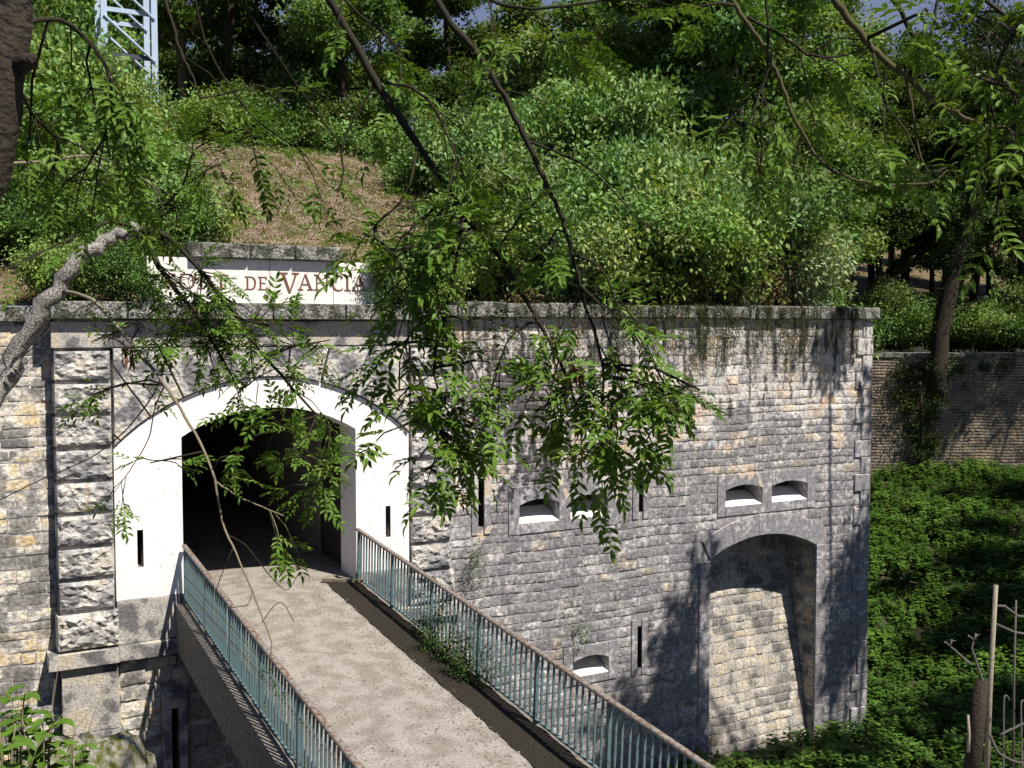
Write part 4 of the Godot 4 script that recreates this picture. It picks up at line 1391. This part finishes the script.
func build_near_trees() -> void:
	make_leaf_kinds()
	# --- the tree on the left: dark trunk in the corner, grey limb arching into the picture
	var foot := at(-70, 620, 4.2)
	foot.y = 2.3
	var g := thing("overhanging_tree", "dark trunk in the upper left corner with a grey limb arching over the gateway", "tree", foot)
	var lv := []
	var trunk := []
	for q in [[-120, 640, 4.0], [-75, 430, 4.0], [-40, 260, 4.0], [-14, 140, 4.0], [6, 20, 4.0], [20, -120, 4.0], [60, -420, 4.0]]:
		trunk.append(at(q[0], q[1], q[2]) - foot)
	trunk[0].y = -0.3
	var st := st_new()
	var tc := curve(trunk, 4, 0.01)
	tube(st, tc, taper(tc.size(), 0.13, 0.075), 10)
	# a snag on the trunk
	tube(st, [at(10, 70, 4.0) - foot, at(26, 62, 3.95) - foot, at(33, 58, 3.9) - foot], [0.05, 0.035, 0.02], 6)
	mi("trunk", done(st), M.bark_dark, g)
	var limb := bough(g, lv, [[-160, 640, 6.6], [-60, 505, 6.8], [-8, 405, 6.9], [22, 345, 7.0], [52, 295, 7.0], [88, 257, 7.1], [118, 236, 7.2], [140, 230, 7.2]], 0.085, 0.036, M.bark_grey, 0, 0.5, 1.0, "limb")
	var b1 := bough(g, lv, [[138, 231, 7.2], [165, 235, 7.2], [190, 258, 7.1], [216, 290, 7.0], [248, 335, 6.9], [290, 385, 6.8], [330, 430, 6.8]], 0.022, 0.006, M.twig, 11, 0.25, 0.85)
	var b2 := bough(g, lv, [[138, 233, 7.2], [152, 255, 7.1], [172, 285, 7.0], [195, 312, 6.9], [214, 345, 6.9], [240, 390, 6.9]], 0.024, 0.006, M.twig, 9, 0.35, 0.85)
	var b3 := bough(g, lv, [[64, 291, 7.0], [92, 300, 6.8], [120, 330, 6.7], [145, 360, 6.6], [165, 385, 6.5], [190, 425, 6.4], [212, 470, 6.3], [222, 520, 6.3], [240, 562, 6.2], [256, 600, 6.2], [272, 643, 6.2]], 0.014, 0.004, M.twig_pale, 1, 0.2, 0.8)
	bough(g, lv, [[138, 229, 7.2], [110, 222, 7.0], [80, 235, 6.8], [45, 250, 6.6], [10, 268, 6.4]], 0.012, 0.004, M.twig, 2, 0.2, 0.9)
	bough(g, lv, [[216, 482, 6.3], [236, 495, 6.3], [257, 505, 6.3], [284, 516, 6.3]], 0.006, 0.003, M.twig_pale, 3, 0.5, 0.9)
	bough(g, lv, [[228, 535, 6.3], [245, 545, 6.25], [262, 566, 6.25], [285, 590, 6.25], [297, 576, 6.25]], 0.004, 0.002, M.twig, 0)
	bough(g, lv, [[262, 622, 6.2], [280, 602, 6.2], [294, 622, 6.2]], 0.003, 0.002, M.twig, 0)
	bough(g, lv, [[233, 548, 6.3], [215, 600, 6.25], [245, 606, 6.25], [252, 592, 6.25]], 0.003, 0.002, M.twig, 0)
	bough(g, lv, [[100, 300, 6.8], [60, 320, 6.5], [30, 350, 6.2], [0, 372, 6.0]], 0.005, 0.002, M.twig, 0)
	bough(g, lv, [[165, 384, 6.5], [155, 408, 6.5], [148, 440, 6.5], [130, 470, 6.5], [110, 498, 6.5]], 0.005, 0.002, M.twig, 3, 0.4, 0.8)
	bough(g, lv, [[190, 300, 6.9], [170, 330, 6.8], [160, 380, 6.8], [135, 420, 6.7], [95, 455, 6.6], [40, 480, 6.5], [0, 500, 6.4]], 0.006, 0.003, M.twig, 0)
	var e1: Vector3 = b1[-6]
	for q in [[200, 300, 6.9, 0.35, 9, b2[8]], [235, 305, 6.9, 0.35, 9, b1[12]], [270, 325, 6.8, 0.35, 9, b1[18]], [300, 345, 6.8, 0.35, 9, b1[22]], [330, 340, 6.8, 0.32, 8, b1[22]], [225, 345, 6.9, 0.35, 8, b2[18]], [190, 330, 6.9, 0.3, 7, b2[14]], [260, 375, 6.8, 0.3, 5, b2[-1]],
			[255, 436, 6.4, 0.28, 6, b1[-3]], [290, 452, 6.4, 0.30, 9, b1[-3]], [318, 468, 6.4, 0.26, 7, b1[-1]], [322, 500, 6.4, 0.26, 9, b1[-1]], [240, 455, 6.3, 0.2, 4, b3[30]],
			[150, 463, 6.4, 0.2, 4, b3[28]], [120, 385, 6.6, 0.22, 3, b3[20]], [95, 335, 6.9, 0.2, 3, b3[10]], [140, 320, 6.7, 0.28, 6, b3[12]], [165, 345, 6.8, 0.28, 6, b2[16]], [178, 280, 7.0, 0.22, 4, b2[6]], [200, 282, 7.0, 0.2, 3, b1[12]], [150, 290, 6.9, 0.25, 5, b2[8]], [90, 395, 6.7, 0.25, 3, b3[20]]]:
		cluster(g, lv, q[0], q[1], q[2], q[3], int(ceil(q[4] * 0.7)), 0.9, q[5])
	# leaves close to the trunk, upper left
	var b4 := bough(g, lv, [[5, 30, 4.0], [60, 20, 4.2], [105, 65, 4.4], [110, 120, 4.5], [85, 170, 4.6]], 0.012, 0.004, M.twig, 9, 0.25, 0.9)
	bough(g, lv, [[10, 60, 4.0], [30, 110, 4.3], [60, 150, 4.6], [30, 200, 4.8]], 0.009, 0.004, M.twig, 5, 0.25, 0.9)
	bough(g, lv, [[-8, 165, 4.0], [40, 162, 4.6], [95, 156, 5.2], [130, 172, 5.6], [160, 190, 6.0]], 0.008, 0.003, M.twig_pale, 8, 0.3, 0.9)
	bough(g, lv, [[150, 215, 7.0], [180, 190, 6.6], [195, 150, 6.4], [225, 140, 6.2], [255, 150, 6.0]], 0.008, 0.003, M.twig, 14, 0.3, 1.0)
	for q in [[95, 105, 4.6, 0.2, 4, b4[8]], [62, 185, 4.8, 0.22, 4, b4[-1]], [110, 160, 4.7, 0.2, 4, b4[14]], [215, 165, 6.2, 0.25, 5, b1[2]], [180, 205, 6.5, 0.22, 4, b1[1]], [30, 140, 4.5, 0.2, 3, b4[4]]]:
		cluster(g, lv, q[0], q[1], q[2], q[3], q[4], 0.95, q[5])
	dress(g, lv, 300)
	# withered bunches
	for q in [[128, 355, 6.7, "reddish withered leaf bunch hanging left above the painted arch", b3[14]]]:
		withered(at(q[0], q[1], q[2]), q[3])
	# --- the boughs hanging in the middle, from a tree behind the viewer
	foot = Vector3(-7.5, 2.7, 21.5)
	var h := thing("hanging_bough_tree", "long drooping boughs with pinnate leaves hanging across the middle from above", "tree", foot)
	lv = []
	st = st_new()
	var crown := [Vector3(0, -0.3, 0), Vector3(0.2, 3.0, -0.2), Vector3(0.9, 6.0, -0.9), at(300, -700, 4.2) - foot]
	var cc := curve(crown, 4, 0.02)
	tube(st, cc, taper(cc.size(), 0.22, 0.08), 9)
	var fork: Vector3 = crown[3]
	tube(st, curve([fork, at(320, -350, 4.3) - foot, at(322, -10, 4.4) - foot], 4), taper(9, 0.07, 0.02), 7)
	tube(st, curve([fork, at(420, -320, 4.2) - foot, at(430, -10, 4.2) - foot], 4), taper(9, 0.06, 0.016), 7)
	mi("trunk", done(st), M.bark_dark, h)
	var C := bough(h, lv, [[320, -20, 4.4], [342, 22, 4.4], [375, 80, 4.4], [398, 115, 4.4], [419, 147, 4.4], [440, 178, 4.4], [459, 207, 4.4], [475, 228, 4.4], [498, 255, 4.4], [522, 293, 4.4], [540, 325, 4.4], [556, 354, 4.4], [568, 380, 4.4], [578, 410, 4.4], [590, 432, 4.4]], 0.019, 0.005, M.twig, 8, 0.62, 0.9)
	var D := bough(h, lv, [[428, -20, 4.2], [445, 15, 4.2], [470, 45, 4.2], [486, 67, 4.2], [508, 103, 4.2], [526, 140, 4.2], [538, 165, 4.2], [549, 190, 4.2], [562, 220, 4.2], [572, 254, 4.2], [586, 307, 4.2], [602, 363, 4.2], [603, 420, 4.2]], 0.016, 0.005, M.twig, 4, 0.75, 0.9)
	bough(h, lv, [[526, 141, 4.2], [552, 150, 4.2], [585, 166, 4.2], [612, 190, 4.2], [640, 220, 4.2], [668, 240, 4.2]], 0.006, 0.002, M.twig, 0)
	bough(h, lv, [[487, 90, 4.2], [520, 93, 4.2], [552, 105, 4.2]], 0.004, 0.002, M.twig, 0)
	bough(h, lv, [[375, 82, 4.4], [362, 105, 4.4], [350, 125, 4.4], [342, 150, 4.4], [343, 172, 4.4], [338, 190, 4.4], [330, 186, 4.4]], 0.006, 0.003, M.twig, 0)
	bough(h, lv, [[417, 145, 4.4], [412, 178, 4.3], [398, 205, 4.3], [378, 222, 4.3], [376, 238, 4.3], [398, 252, 4.3]], 0.006, 0.003, M.twig, 5, 0.6, 0.9)
	bough(h, lv, [[385, 83, 4.4], [412, 88, 4.4], [432, 105, 4.3], [445, 130, 4.3], [457, 165, 4.3], [456, 205, 4.3]], 0.007, 0.003, M.twig, 6, 0.3, 0.9)
	bough(h, lv, [[456, 205, 4.4], [445, 235, 4.3], [420, 275, 4.3], [408, 310, 4.3]], 0.006, 0.003, M.twig, 6, 0.3, 0.9)
	var H := bough(h, lv, [[462, 215, 4.4], [456, 260, 4.3], [449, 295, 4.3], [442, 323, 4.3], [434, 367, 4.3], [440, 395, 4.3], [448, 412, 4.3], [455, 434, 4.3], [450, 460, 4.3]], 0.008, 0.003, M.twig, 7, 0.35, 0.8)
	bough(h, lv, [[447, 322, 4.3], [425, 323, 4.3], [408, 338, 4.3], [400, 360, 4.3], [399, 390, 4.3]], 0.006, 0.003, M.twig, 5, 0.4, 0.9)
	bough(h, lv, [[540, 322, 4.4], [526, 325, 4.35], [509, 340, 4.3], [500, 360, 4.3], [495, 380, 4.3]], 0.006, 0.003, M.twig, 3, 0.5, 0.9)
	bough(h, lv, [[572, 254, 4.2], [600, 268, 4.1], [615, 300, 4.1], [625, 330, 4.1]], 0.006, 0.003, M.twig, 4, 0.5, 0.9)
	for q in [[405, 235, 4.3, 0.16, 7, C[30]], [430, 225, 4.3, 0.16, 7, C[30]], [470, 215, 4.3, 0.15, 6, C[33]], [415, 275, 4.3, 0.16, 7, C[35]], [385, 265, 4.3, 0.15, 5, C[33]], [450, 255, 4.3, 0.14, 4, C[35]], [520, 215, 4.2, 0.14, 5, D[33]], [500, 245, 4.2, 0.14, 4, D[35]],
			[548, 245, 4.2, 0.14, 5, D[42]], [600, 325, 4.1, 0.14, 6, D[48]], [575, 305, 4.2, 0.14, 5, D[48]],
			[560, 390, 4.3, 0.15, 7, C[60]], [540, 410, 4.3, 0.14, 5, C[62]], [590, 400, 4.2, 0.13, 5, C[64]], [520, 395, 4.3, 0.14, 5, C[58]],
			[640, 385, 4.0, 0.15, 5, D[55]], [665, 395, 3.9, 0.15, 5, D[56]], [690, 405, 3.9, 0.15, 4, D[56]], [700, 390, 3.9, 0.12, 2, D[55]], [620, 420, 4.0, 0.15, 5, D[-2]], [650, 425, 4.0, 0.13, 3, D[-2]], [610, 445, 4.0, 0.12, 3, D[-1]],
			[420, 385, 4.3, 0.15, 6, H[24]], [405, 425, 4.3, 0.15, 6, H[28]], [440, 440, 4.3, 0.15, 7, H[34]], [425, 470, 4.3, 0.14, 5, H[-1]], [455, 400, 4.3, 0.14, 5, H[28]], [385, 345, 4.3, 0.12, 3, H[18]], [475, 360, 4.3, 0.14, 4, H[20]], [470, 320, 4.3, 0.14, 4, H[16]]]:
		cluster(h, lv, q[0], q[1], q[2], q[3], int(ceil(q[4] * 0.75)), 0.86, q[5])
	# leaves along the top edge
	var tb := bough(h, lv, [[420, -40, 4.0], [470, -10, 3.9], [520, 8, 3.8], [580, 4, 3.8], [640, -6, 3.8]], 0.008, 0.004, M.twig, 9, 0.1, 0.8)
	bough(h, lv, [[320, -30, 4.4], [355, 10, 4.4], [395, 45, 4.5], [400, 80, 4.5]], 0.007, 0.003, M.twig, 5, 0.2, 0.9)
	bough(h, lv, [[190, -30, 4.4], [205, 40, 4.5], [232, 90, 4.6], [262, 125, 4.7], [300, 150, 4.8]], 0.006, 0.003, M.twig, 3, 0.4, 0.9)
	bough(h, lv, [[158, -20, 4.3], [172, 20, 4.3], [180, 50, 4.3], [192, 75, 4.3], [200, 98, 4.3]], 0.008, 0.004, M.twig, 1, 0.4, 0.9)
	bough(h, lv, [[200, 98, 4.3], [220, 95, 4.4], [250, 90, 4.6], [290, 100, 4.8]], 0.005, 0.002, M.twig, 1, 0.4, 0.9)
	bough(h, lv, [[225, -20, 5.0], [260, 30, 5.0], [300, 90, 5.2], [345, 150, 5.4]], 0.007, 0.003, M.twig, 0)
	dress(h, lv, 300)
	withered(at(577, 372, 4.3), "brown withered seed bunch hanging among the middle leaves")
	# --- boughs at the upper right
	foot = Vector3(7.2, -0.7, 21.0)
	var k := thing("right_bough_tree", "mossy boughs with large bright leaves reaching in at the upper right", "tree", foot)
	lv = []
	st = st_new()
	var up := curve([Vector3(0, -0.3, 0), Vector3(-0.2, 4.0, -0.4), at(1150, -700, 4.0) - foot, at(1010, -420, 3.8) - foot], 4, 0.02)
	tube(st, up, taper(up.size(), 0.2, 0.06), 9)
	tube(st, curve([up[-1], at(900, -200, 3.7) - foot, at(832, -12, 3.6) - foot], 4), taper(9, 0.05, 0.016), 7)
	tube(st, curve([up[-1], at(800, -260, 3.9) - foot, at(728, -12, 4.0) - foot], 4), taper(9, 0.045, 0.013), 7)
	tube(st, curve([up[-1], at(1060, -180, 3.4) - foot, at(1040, -12, 3.2) - foot], 4), taper(9, 0.04, 0.01), 7)
	mi("trunk", done(st), M.bark_dark, k)
	var E := bough(k, lv, [[830, -20, 3.6], [834, 0, 3.6], [855, 28, 3.6], [877, 53, 3.6], [895, 68, 3.6], [911, 80, 3.6], [930, 98, 3.6], [951, 110, 3.6], [975, 122, 3.6], [994, 127, 3.6], [1040, 131, 3.6]], 0.014, 0.006, M.twig_mossy, 0, 0.5, 0.9)
	bough(k, lv, [[726, -20, 4.0], [735, 5, 4.0], [748, 25, 4.0], [761, 42, 4.0], [773, 65, 4.0], [784, 90, 4.0], [791, 112, 4.0], [801, 130, 4.0], [812, 150, 4.0], [827, 167, 4.0], [845, 176, 4.0], [864, 182, 4.0], [900, 185, 4.0], [932, 182, 4.0], [948, 170, 4.0]], 0.010, 0.004, M.twig_mossy, 1, 0.3, 0.8)
	bough(k, lv, [[747, 17, 4.0], [775, 32, 4.0], [795, 45, 4.0], [807, 54, 4.0], [834, 57, 4.0], [855, 52, 4.0], [878, 44, 4.0]], 0.007, 0.003, M.twig, 4, 0.3, 0.8)
	bough(k, lv, [[766, -10, 4.0], [768, 40, 4.0], [766, 75, 4.0], [755, 105, 4.0], [748, 132, 4.0]], 0.006, 0.003, M.twig, 6, 0.5, 0.8)
	bough(k, lv, [[905, 75, 3.6], [912, 105, 3.6], [916, 135, 3.6], [922, 160, 3.6], [933, 172, 3.6], [958, 162, 3.6]], 0.005, 0.002, M.twig_mossy, 0)
	bough(k, lv, [[886, 62, 3.6], [884, 85, 3.6], [882, 100, 3.6]], 0.004, 0.002, M.twig, 2, 0.7, 0.9)
	bough(k, lv, [[888, -10, 4.2], [905, 20, 4.2], [918, 45, 4.2], [922, 60, 4.2], [932, 30, 4.2], [940, -10, 4.2]], 0.010, 0.006, M.twig, 0)
	var Rr := bough(k, lv, [[1045, -20, 3.2], [1018, 25, 3.2], [1000, 60, 3.2], [990, 95, 3.2], [1000, 140, 3.2], [1006, 150, 3.2]], 0.007, 0.003, M.twig, 5, 0.15, 0.8)
	for q in [[960, 20, 3.2, 0.12, 5, Rr[5]], [985, 45, 3.1, 0.12, 5, Rr[8]], [1010, 30, 3.0, 0.12, 5, Rr[6]], [1005, 85, 3.0, 0.12, 5, Rr[12]], [1012, 145, 3.0, 0.12, 4, Rr[20]], [990, 165, 3.1, 0.10, 2, Rr[22]], [888, 112, 3.5, 0.06, 2, E[14]], [935, 15, 3.4, 0.10, 3, E[12]], [690, 8, 3.9, 0.14, 4, at(735, 5, 4.0) - foot]]:
		cluster(k, lv, q[0], q[1], q[2], q[3], int(ceil(q[4] * 0.5)), 0.8, q[5])
	dress(k, lv, 160)

func withered(p: Vector3, label: String) -> void:
	var o := thing("withered_bunch", label, "dead leaves", p)
	for k in 9:
		var st := st_new()
		st.set_smooth_group(-1)
		var a := Vector3(rf(-0.04, 0.04), rf(-0.02, 0.06), rf(-0.04, 0.04))
		leaf_blade(st, a, Vector3(rf(-0.3, 0.3), -1, rf(-0.3, 0.3)).normalized(), rand_dir(), rf(0.08, 0.14), 0.02, Color(1, rf(0.6, 0.9), 0.7))
		mi("dead_leaf", done(st), M.leaf_dry, o)

# trees outside the picture on the right that shade the moat, the wall foot and the corner
func build_shade_trees() -> void:
	var list := [
		["tall tree right of the picture shading the foot of the long wall", Vector3(20.5, -0.7, 13.0), [[Vector3(14.1, 11.0, 9.2), Vector3(0.85, 0.6, 1.0)], [Vector3(13.5, 11.6, 10.3), Vector3(1.3, 0.5, 0.7)], [Vector3(14.9, 11.8, 10.4), Vector3(1.0, 0.5, 0.8)], [Vector3(12.9, 11.2, 9.5), Vector3(0.6, 0.4, 0.5)], [Vector3(13.9, 11.0, 8.2), Vector3(0.45, 0.35, 0.5)], [Vector3(14.2, 11.0, 7.3), Vector3(0.25, 0.25, 0.35)], [Vector3(19.2, 11.0, 8.2), Vector3(0.8, 0.6, 1.7)], [Vector3(16.9, 10.6, 10.3), Vector3(0.9, 0.5, 0.5)], [Vector3(18.3, 10.4, 10.8), Vector3(1.1, 0.5, 0.7)], [Vector3(17.0, 11.6, 4.6), Vector3(0.7, 0.3, 0.4)], [Vector3(19.2, 12.0, 5.6), Vector3(0.7, 0.6, 0.6)], [Vector3(22.3, 10.4, 11.0), Vector3(1.9, 1.0, 1.4)]]],
		["broad tree right of the picture shading the moat", Vector3(30.0, -0.7, 13.0), [[Vector3(24.3, 10.4, 10.8), Vector3(1.8, 1.0, 1.4)], [Vector3(25.8, 10.2, 6.9), Vector3(1.3, 0.8, 0.8)], [Vector3(27.2, 10.6, 7.4), Vector3(1.5, 1.0, 1.2)], [Vector3(29.6, 10.6, 6.0), Vector3(1.9, 1.0, 1.5)], [Vector3(31.6, 10.6, 3.0), Vector3(1.7, 1.0, 1.3)], [Vector3(28.4, 11.0, 3.0), Vector3(0.8, 0.5, 0.6)], [Vector3(33.5, 11.0, 6.0), Vector3(2.4, 1.4, 2.0)]]],
		["far right tree outside the picture darkening the moat end", Vector3(43.0, -1.0, 6.0), [[Vector3(39.8, 10.4, -2.6), Vector3(1.8, 1.0, 1.4)], [Vector3(37.6, 10.4, -4.0), Vector3(0.9, 0.6, 0.7)], [Vector3(34.5, 10.6, 0.5), Vector3(1.6, 0.9, 1.3)], [Vector3(41.5, 12.0, -8.8), Vector3(1.5, 1.3, 1.0)], [Vector3(44.0, 12.5, -7.6), Vector3(1.0, 1.3, 0.9)], [Vector3(39.4, 12.5, -10.0), Vector3(0.5, 1.0, 0.4)]]],
		["tree over the viewer shading the nearest branches", Vector3(-6.0, 2.9, 23.0), [[Vector3(-4.0, 10.5, 20.5), Vector3(2.2, 1.0, 1.3)], [Vector3(-1.0, 11.5, 21.5), Vector3(1.2, 0.6, 1.0)], [Vector3(-3.0, 12.5, 22.0), Vector3(2.6, 1.2, 2.0)]]]]
	for t in list:
		var g := thing("shade_tree", t[0], "tree", t[1])
		var st := st_new()
		var top: Vector3 = Vector3(0, 9.0, 0)
		var c := curve([Vector3(0, -0.4, 0), Vector3(0.2, 4.0, -0.1), top], 4, 0.03)
		tube(st, c, taper(c.size(), 0.28, 0.14), 9)
		var clumps := []
		for cl in t[2]:
			var q: Vector3 = cl[0] - g.position
			tube(st, curve([c[6], c[6].lerp(q, 0.5) + Vector3(0, 0.6, 0), q], 3, 0.03), taper(7, 0.1, 0.03), 6)
			clumps.append([q, cl[1]])
		mi("trunk", done(st), M.bark_dark, g)
		var f := fill_clumps(clumps, 230.0, 1.0, Color(0.08, 0.15, 0.03))
		joined("crown", SP["tree"], M.leaf_tree, f[0], f[1], g)

# ---------------------------------------------------------------- small things
func build_small() -> void:
	# blue steel mast seen through the leaves
	var b := ground_at(152, 29.0)
	var g := thing("lattice_mast", "pale blue steel lattice mast half hidden in the trees", "mast", b)
	var tall := 4.7
	for s in [[-1.1, 0.0], [0.2, 0.0], [-1.1, -1.3], [0.2, -1.3]]:
		mi("leg", box_mesh(Vector3(s[0] - 0.08, -0.5, s[1] - 0.08), Vector3(s[0] + 0.08, tall, s[1] + 0.08)), M.steel_blue, g)
	for z in [0.0, -1.3]:
		for y in [1.05, 2.4, 3.6, 4.55]:
			mi("crossbar", box_mesh(Vector3(-1.02, y - 0.06, z - 0.03), Vector3(0.12, y + 0.06, z + 0.03)), M.steel_dark if y < 3.0 and y > 2.0 else M.steel_blue, g)
		for y in [1.1, 2.3, 3.45]:
			var st := st_new()
			tube(st, [Vector3(-1.1, y + 1.1, z + 0.09), Vector3(0.2, y, z + 0.09)], [0.05, 0.05], 4)
			mi("brace", done(st), M.steel_blue, g)
	# iron railing at the lower right
	var p0 := at(985, 700, 12.0)
	p0.y = -0.75
	var f := thing("iron_fence", "old iron and wood fence with spiked barbs in the lower right corner", "fence", p0)
	var st := st_new()
	var P := func(px: float, py: float, d: float) -> Vector3: return at(px, py, d) - p0
	tube(st, [P.call(986, 790, 12.0), P.call(990, 690, 12.0), P.call(996, 585, 12.0)], [0.034, 0.03, 0.026], 7)
	mi("post", done(st), M.post_wood, f)
	st = st_new()
	tube(st, [P.call(970, 790, 11.4), P.call(976, 730, 11.4), P.call(982, 680, 11.4)], [0.10, 0.09, 0.07], 8)
	mi("stump", done(st), M.bark_dark, f)
	st = st_new()
	tube(st, [P.call(968, 752, 11.2), P.call(969, 735, 11.2), P.call(968, 715, 11.2)], [0.018, 0.018, 0.014], 5)
	mi("stake", done(st), M.post_wood, f)
	for q in [[[994, 606, 12.0], [1006, 606, 12.0]], [[996, 624, 12.0], [1014, 632, 12.0], [1060, 640, 12.2]], [[1004, 606, 12.0], [1018, 616, 12.0], [1050, 618, 12.2]], [[1013, 790, 12.0], [1014, 680, 12.0], [1016, 600, 12.0]], [[1030, 790, 12.1], [1031, 690, 12.1], [1030, 610, 12.1]]]:
		st = st_new()
		var pp := []
		for w in q: pp.append(P.call(w[0], w[1], w[2]))
		tube(st, pp, taper(pp.size(), 0.016, 0.012), 6)
		mi("bar", done(st), M.iron_rust, f)
	for q in [[[984, 686, 11.4], [976, 660, 11.4], [972, 648, 11.4], [974, 640, 11.4]], [[970, 664, 11.4], [960, 655, 11.4], [950, 646, 11.4]], [[990, 735, 11.6], [998, 752, 11.6], [1012, 760, 11.6], [1040, 768, 11.6]], [[1000, 735, 11.6], [1020, 725, 11.6], [1045, 715, 11.6]]]:
		st = st_new()
		var pp := []
		for w in q: pp.append(P.call(w[0], w[1], w[2]))
		var cv := curve(pp, 4, 0.006)
		tube(st, cv, taper(cv.size(), 0.017, 0.009), 6)
		# a forked tip
		var e: Vector3 = cv[-1]
		for a in [-0.9, 0.0, 0.9]:
			tube(st, [e, e + Vector3(sin(a) * 0.07, 0.08 * cos(a), rf(-0.03, 0.03)), e + Vector3(sin(a) * 0.12, 0.07 * cos(a), 0)], [0.012, 0.01, 0.003], 5)
		mi("spike", done(st), M.iron_rust, f)
	for q in [[1003, 790, 1004, 700], [1022, 790, 1021, 705], [1036, 790, 1036, 690]]:
		st = st_new()
		var c0: Vector3 = P.call(q[0], q[1], 11.8)
		var c1: Vector3 = P.call(q[2], q[3], 11.8)
		var tip := c1 + Vector3(0.05, 0.04, 0.0)
		tube(st, curve([c0, c0.lerp(c1, 0.6), c1, tip, tip + Vector3(0.03, -0.05, 0.01)], 3), taper(13, 0.013, 0.008), 6)
		mi("upright", done(st), M.iron_rust, f)
	# mossy stones and nettles on the near bank, lower left
	for q in [[100, 768, 6.0, 0.26, "mossy grey rock on the near bank at lower left"], [52, 782, 5.8, 0.32, "moss covered rock half under nettles at lower left"]]:
		var r := at(q[0], q[1], q[2])
		st = st_new()
		st.set_smooth_group(0)
		var nn := noise(71 + int(q[0]), 2.2, 3)
		var rings := []
		for j in 11:
			var row := []
			for i in 18:
				var th := PI * j / 10.0
				var ph := TAU * i / 18.0
				var d := Vector3(sin(th) * cos(ph), cos(th), sin(th) * sin(ph))
				row.append(d * Vector3(1.15, 0.62, 0.8) * q[3] * (1.0 + 0.45 * nn.get_noise_3dv(d * 1.3)))
			rings.append(row)
		for j in 10:
			for i in 18:
				quad(st, rings[j][i], rings[j][(i + 1) % 18], rings[j + 1][(i + 1) % 18], rings[j + 1][i])
		var o := mi("mossy_rock", done(st), M.mossy_stone, self, Transform3D(Basis(Vector3(0, 1, 0), 0.4), r))
		tag(o, q[4], "rock")
	var xs := []
	var cs := []
	for q in [[15, 742, 5.2, "broad leaved nettle at the very left of the near bank", 1.2], [45, 748, 5.0, "nettle leaning over the moss at lower left", 1.0], [70, 762, 5.3, "small nettle beside the mossy grey rock", 0.7], [5, 775, 4.6, "low nettle in the bottom left corner", 1.1]]:
		var n := thing("nettle", q[3], "nettle", at(q[0], q[1] + 40, q[2]))
		for s in 4:
			st = st_new()
			st.set_smooth_group(-1)
			var t: Vector3 = Vector3(rf(-0.12, 0.12), rf(0.25, 0.42), rf(-0.12, 0.12)) * q[4]
			tube(st, [Vector3(t.x * 0.2, -0.15, t.z * 0.2), t * 0.6, t], [0.006, 0.005, 0.003], 4)
			mi("stem", done(st), M.twig_pale, n)
			for l in 9:
				var ls := st_new()
				ls.set_smooth_group(-1)
				var a := l * 1.9 + s
				leaf_blade(ls, t * (0.3 + 0.09 * l), Vector3(cos(a), rf(-0.3, 0.2), sin(a)).normalized(), Vector3.UP, rf(0.09, 0.14), 0.06, Color(0.9, 0.95, 0.9) * rf(0.8, 1.15))
				mi("leaf", done(ls), M.leaf_near, n)
		for k in 5:
			st = st_new()
			var t2 := Vector3(rf(-0.3, 0.3), rf(0.4, 0.7), rf(-0.15, 0.15))
			tube(st, [Vector3(0, -0.1, 0), t2 * 0.5 + Vector3(0, 0.05, 0), t2], [0.003, 0.002, 0.001], 4)
			mi("grass_stalk", done(st), M.twig_pale, n)

# ---------------------------------------------------------------- main
func _ready() -> void:
	rng.seed = 20240
	# camera
	var yw := deg_to_rad(YAW)
	var pt := deg_to_rad(PITCH)
	fwd = Vector3(sin(yw) * cos(pt), -sin(pt), -cos(yw) * cos(pt))
	rgt = Vector3(cos(yw), 0, sin(yw))
	upv = rgt.cross(fwd)
	var cam := Camera3D.new()
	cam.name = "camera"
	add_child(cam)
	cam.transform = Transform3D(Basis(rgt, upv, -fwd), EYE)
	cam.fov = rad_to_deg(2.0 * atan(384.0 / FOCAL))
	cam.near = 0.05
	cam.far = 600.0
	cam.current = true
	# sky, exposure
	var we := WorldEnvironment.new()
	we.name = "environment"
	var env := Environment.new()
	env.background_mode = Environment.BG_SKY
	var sky := Sky.new()
	var sm := ProceduralSkyMaterial.new()
	sm.sky_top_color = Color(0.36, 0.46, 0.66)
	sm.sky_horizon_color = Color(0.74, 0.76, 0.84)
	sm.sky_curve = 0.18
	sm.ground_bottom_color = Color(0.16, 0.17, 0.12)
	sm.ground_horizon_color = Color(0.35, 0.37, 0.35)
	sky.sky_material = sm
	env.sky = sky
	env.background_energy_multiplier = 0.5
	env.tonemap_mode = Environment.TONE_MAPPER_LINEAR
	env.tonemap_exposure = 1.6
	env.sdfgi_enabled = true
	env.ssao_enabled = true
	env.ssil_enabled = true
	we.environment = env
	add_child(we)
	# sun
	var sun := DirectionalLight3D.new()
	sun.name = "sun"
	add_child(sun)
	sun.look_at_from_position(-SUN * 50.0, Vector3.ZERO, Vector3.UP)
	sun.light_energy = 1.55
	sun.light_angular_distance = 0.53
	sun.light_color = Color(1.0, 0.96, 0.90)
	sun.shadow_enabled = true
	hn_bank = noise(52, 0.4, 4)
	make_materials()
	make_stones()
	build_ground()
	build_gateway()
	build_wall()
	build_flank()
	build_far_wall()
	build_bridge()
	build_plants()
	build_creepers()
	build_shade_trees()
	build_near_trees()
	build_small()
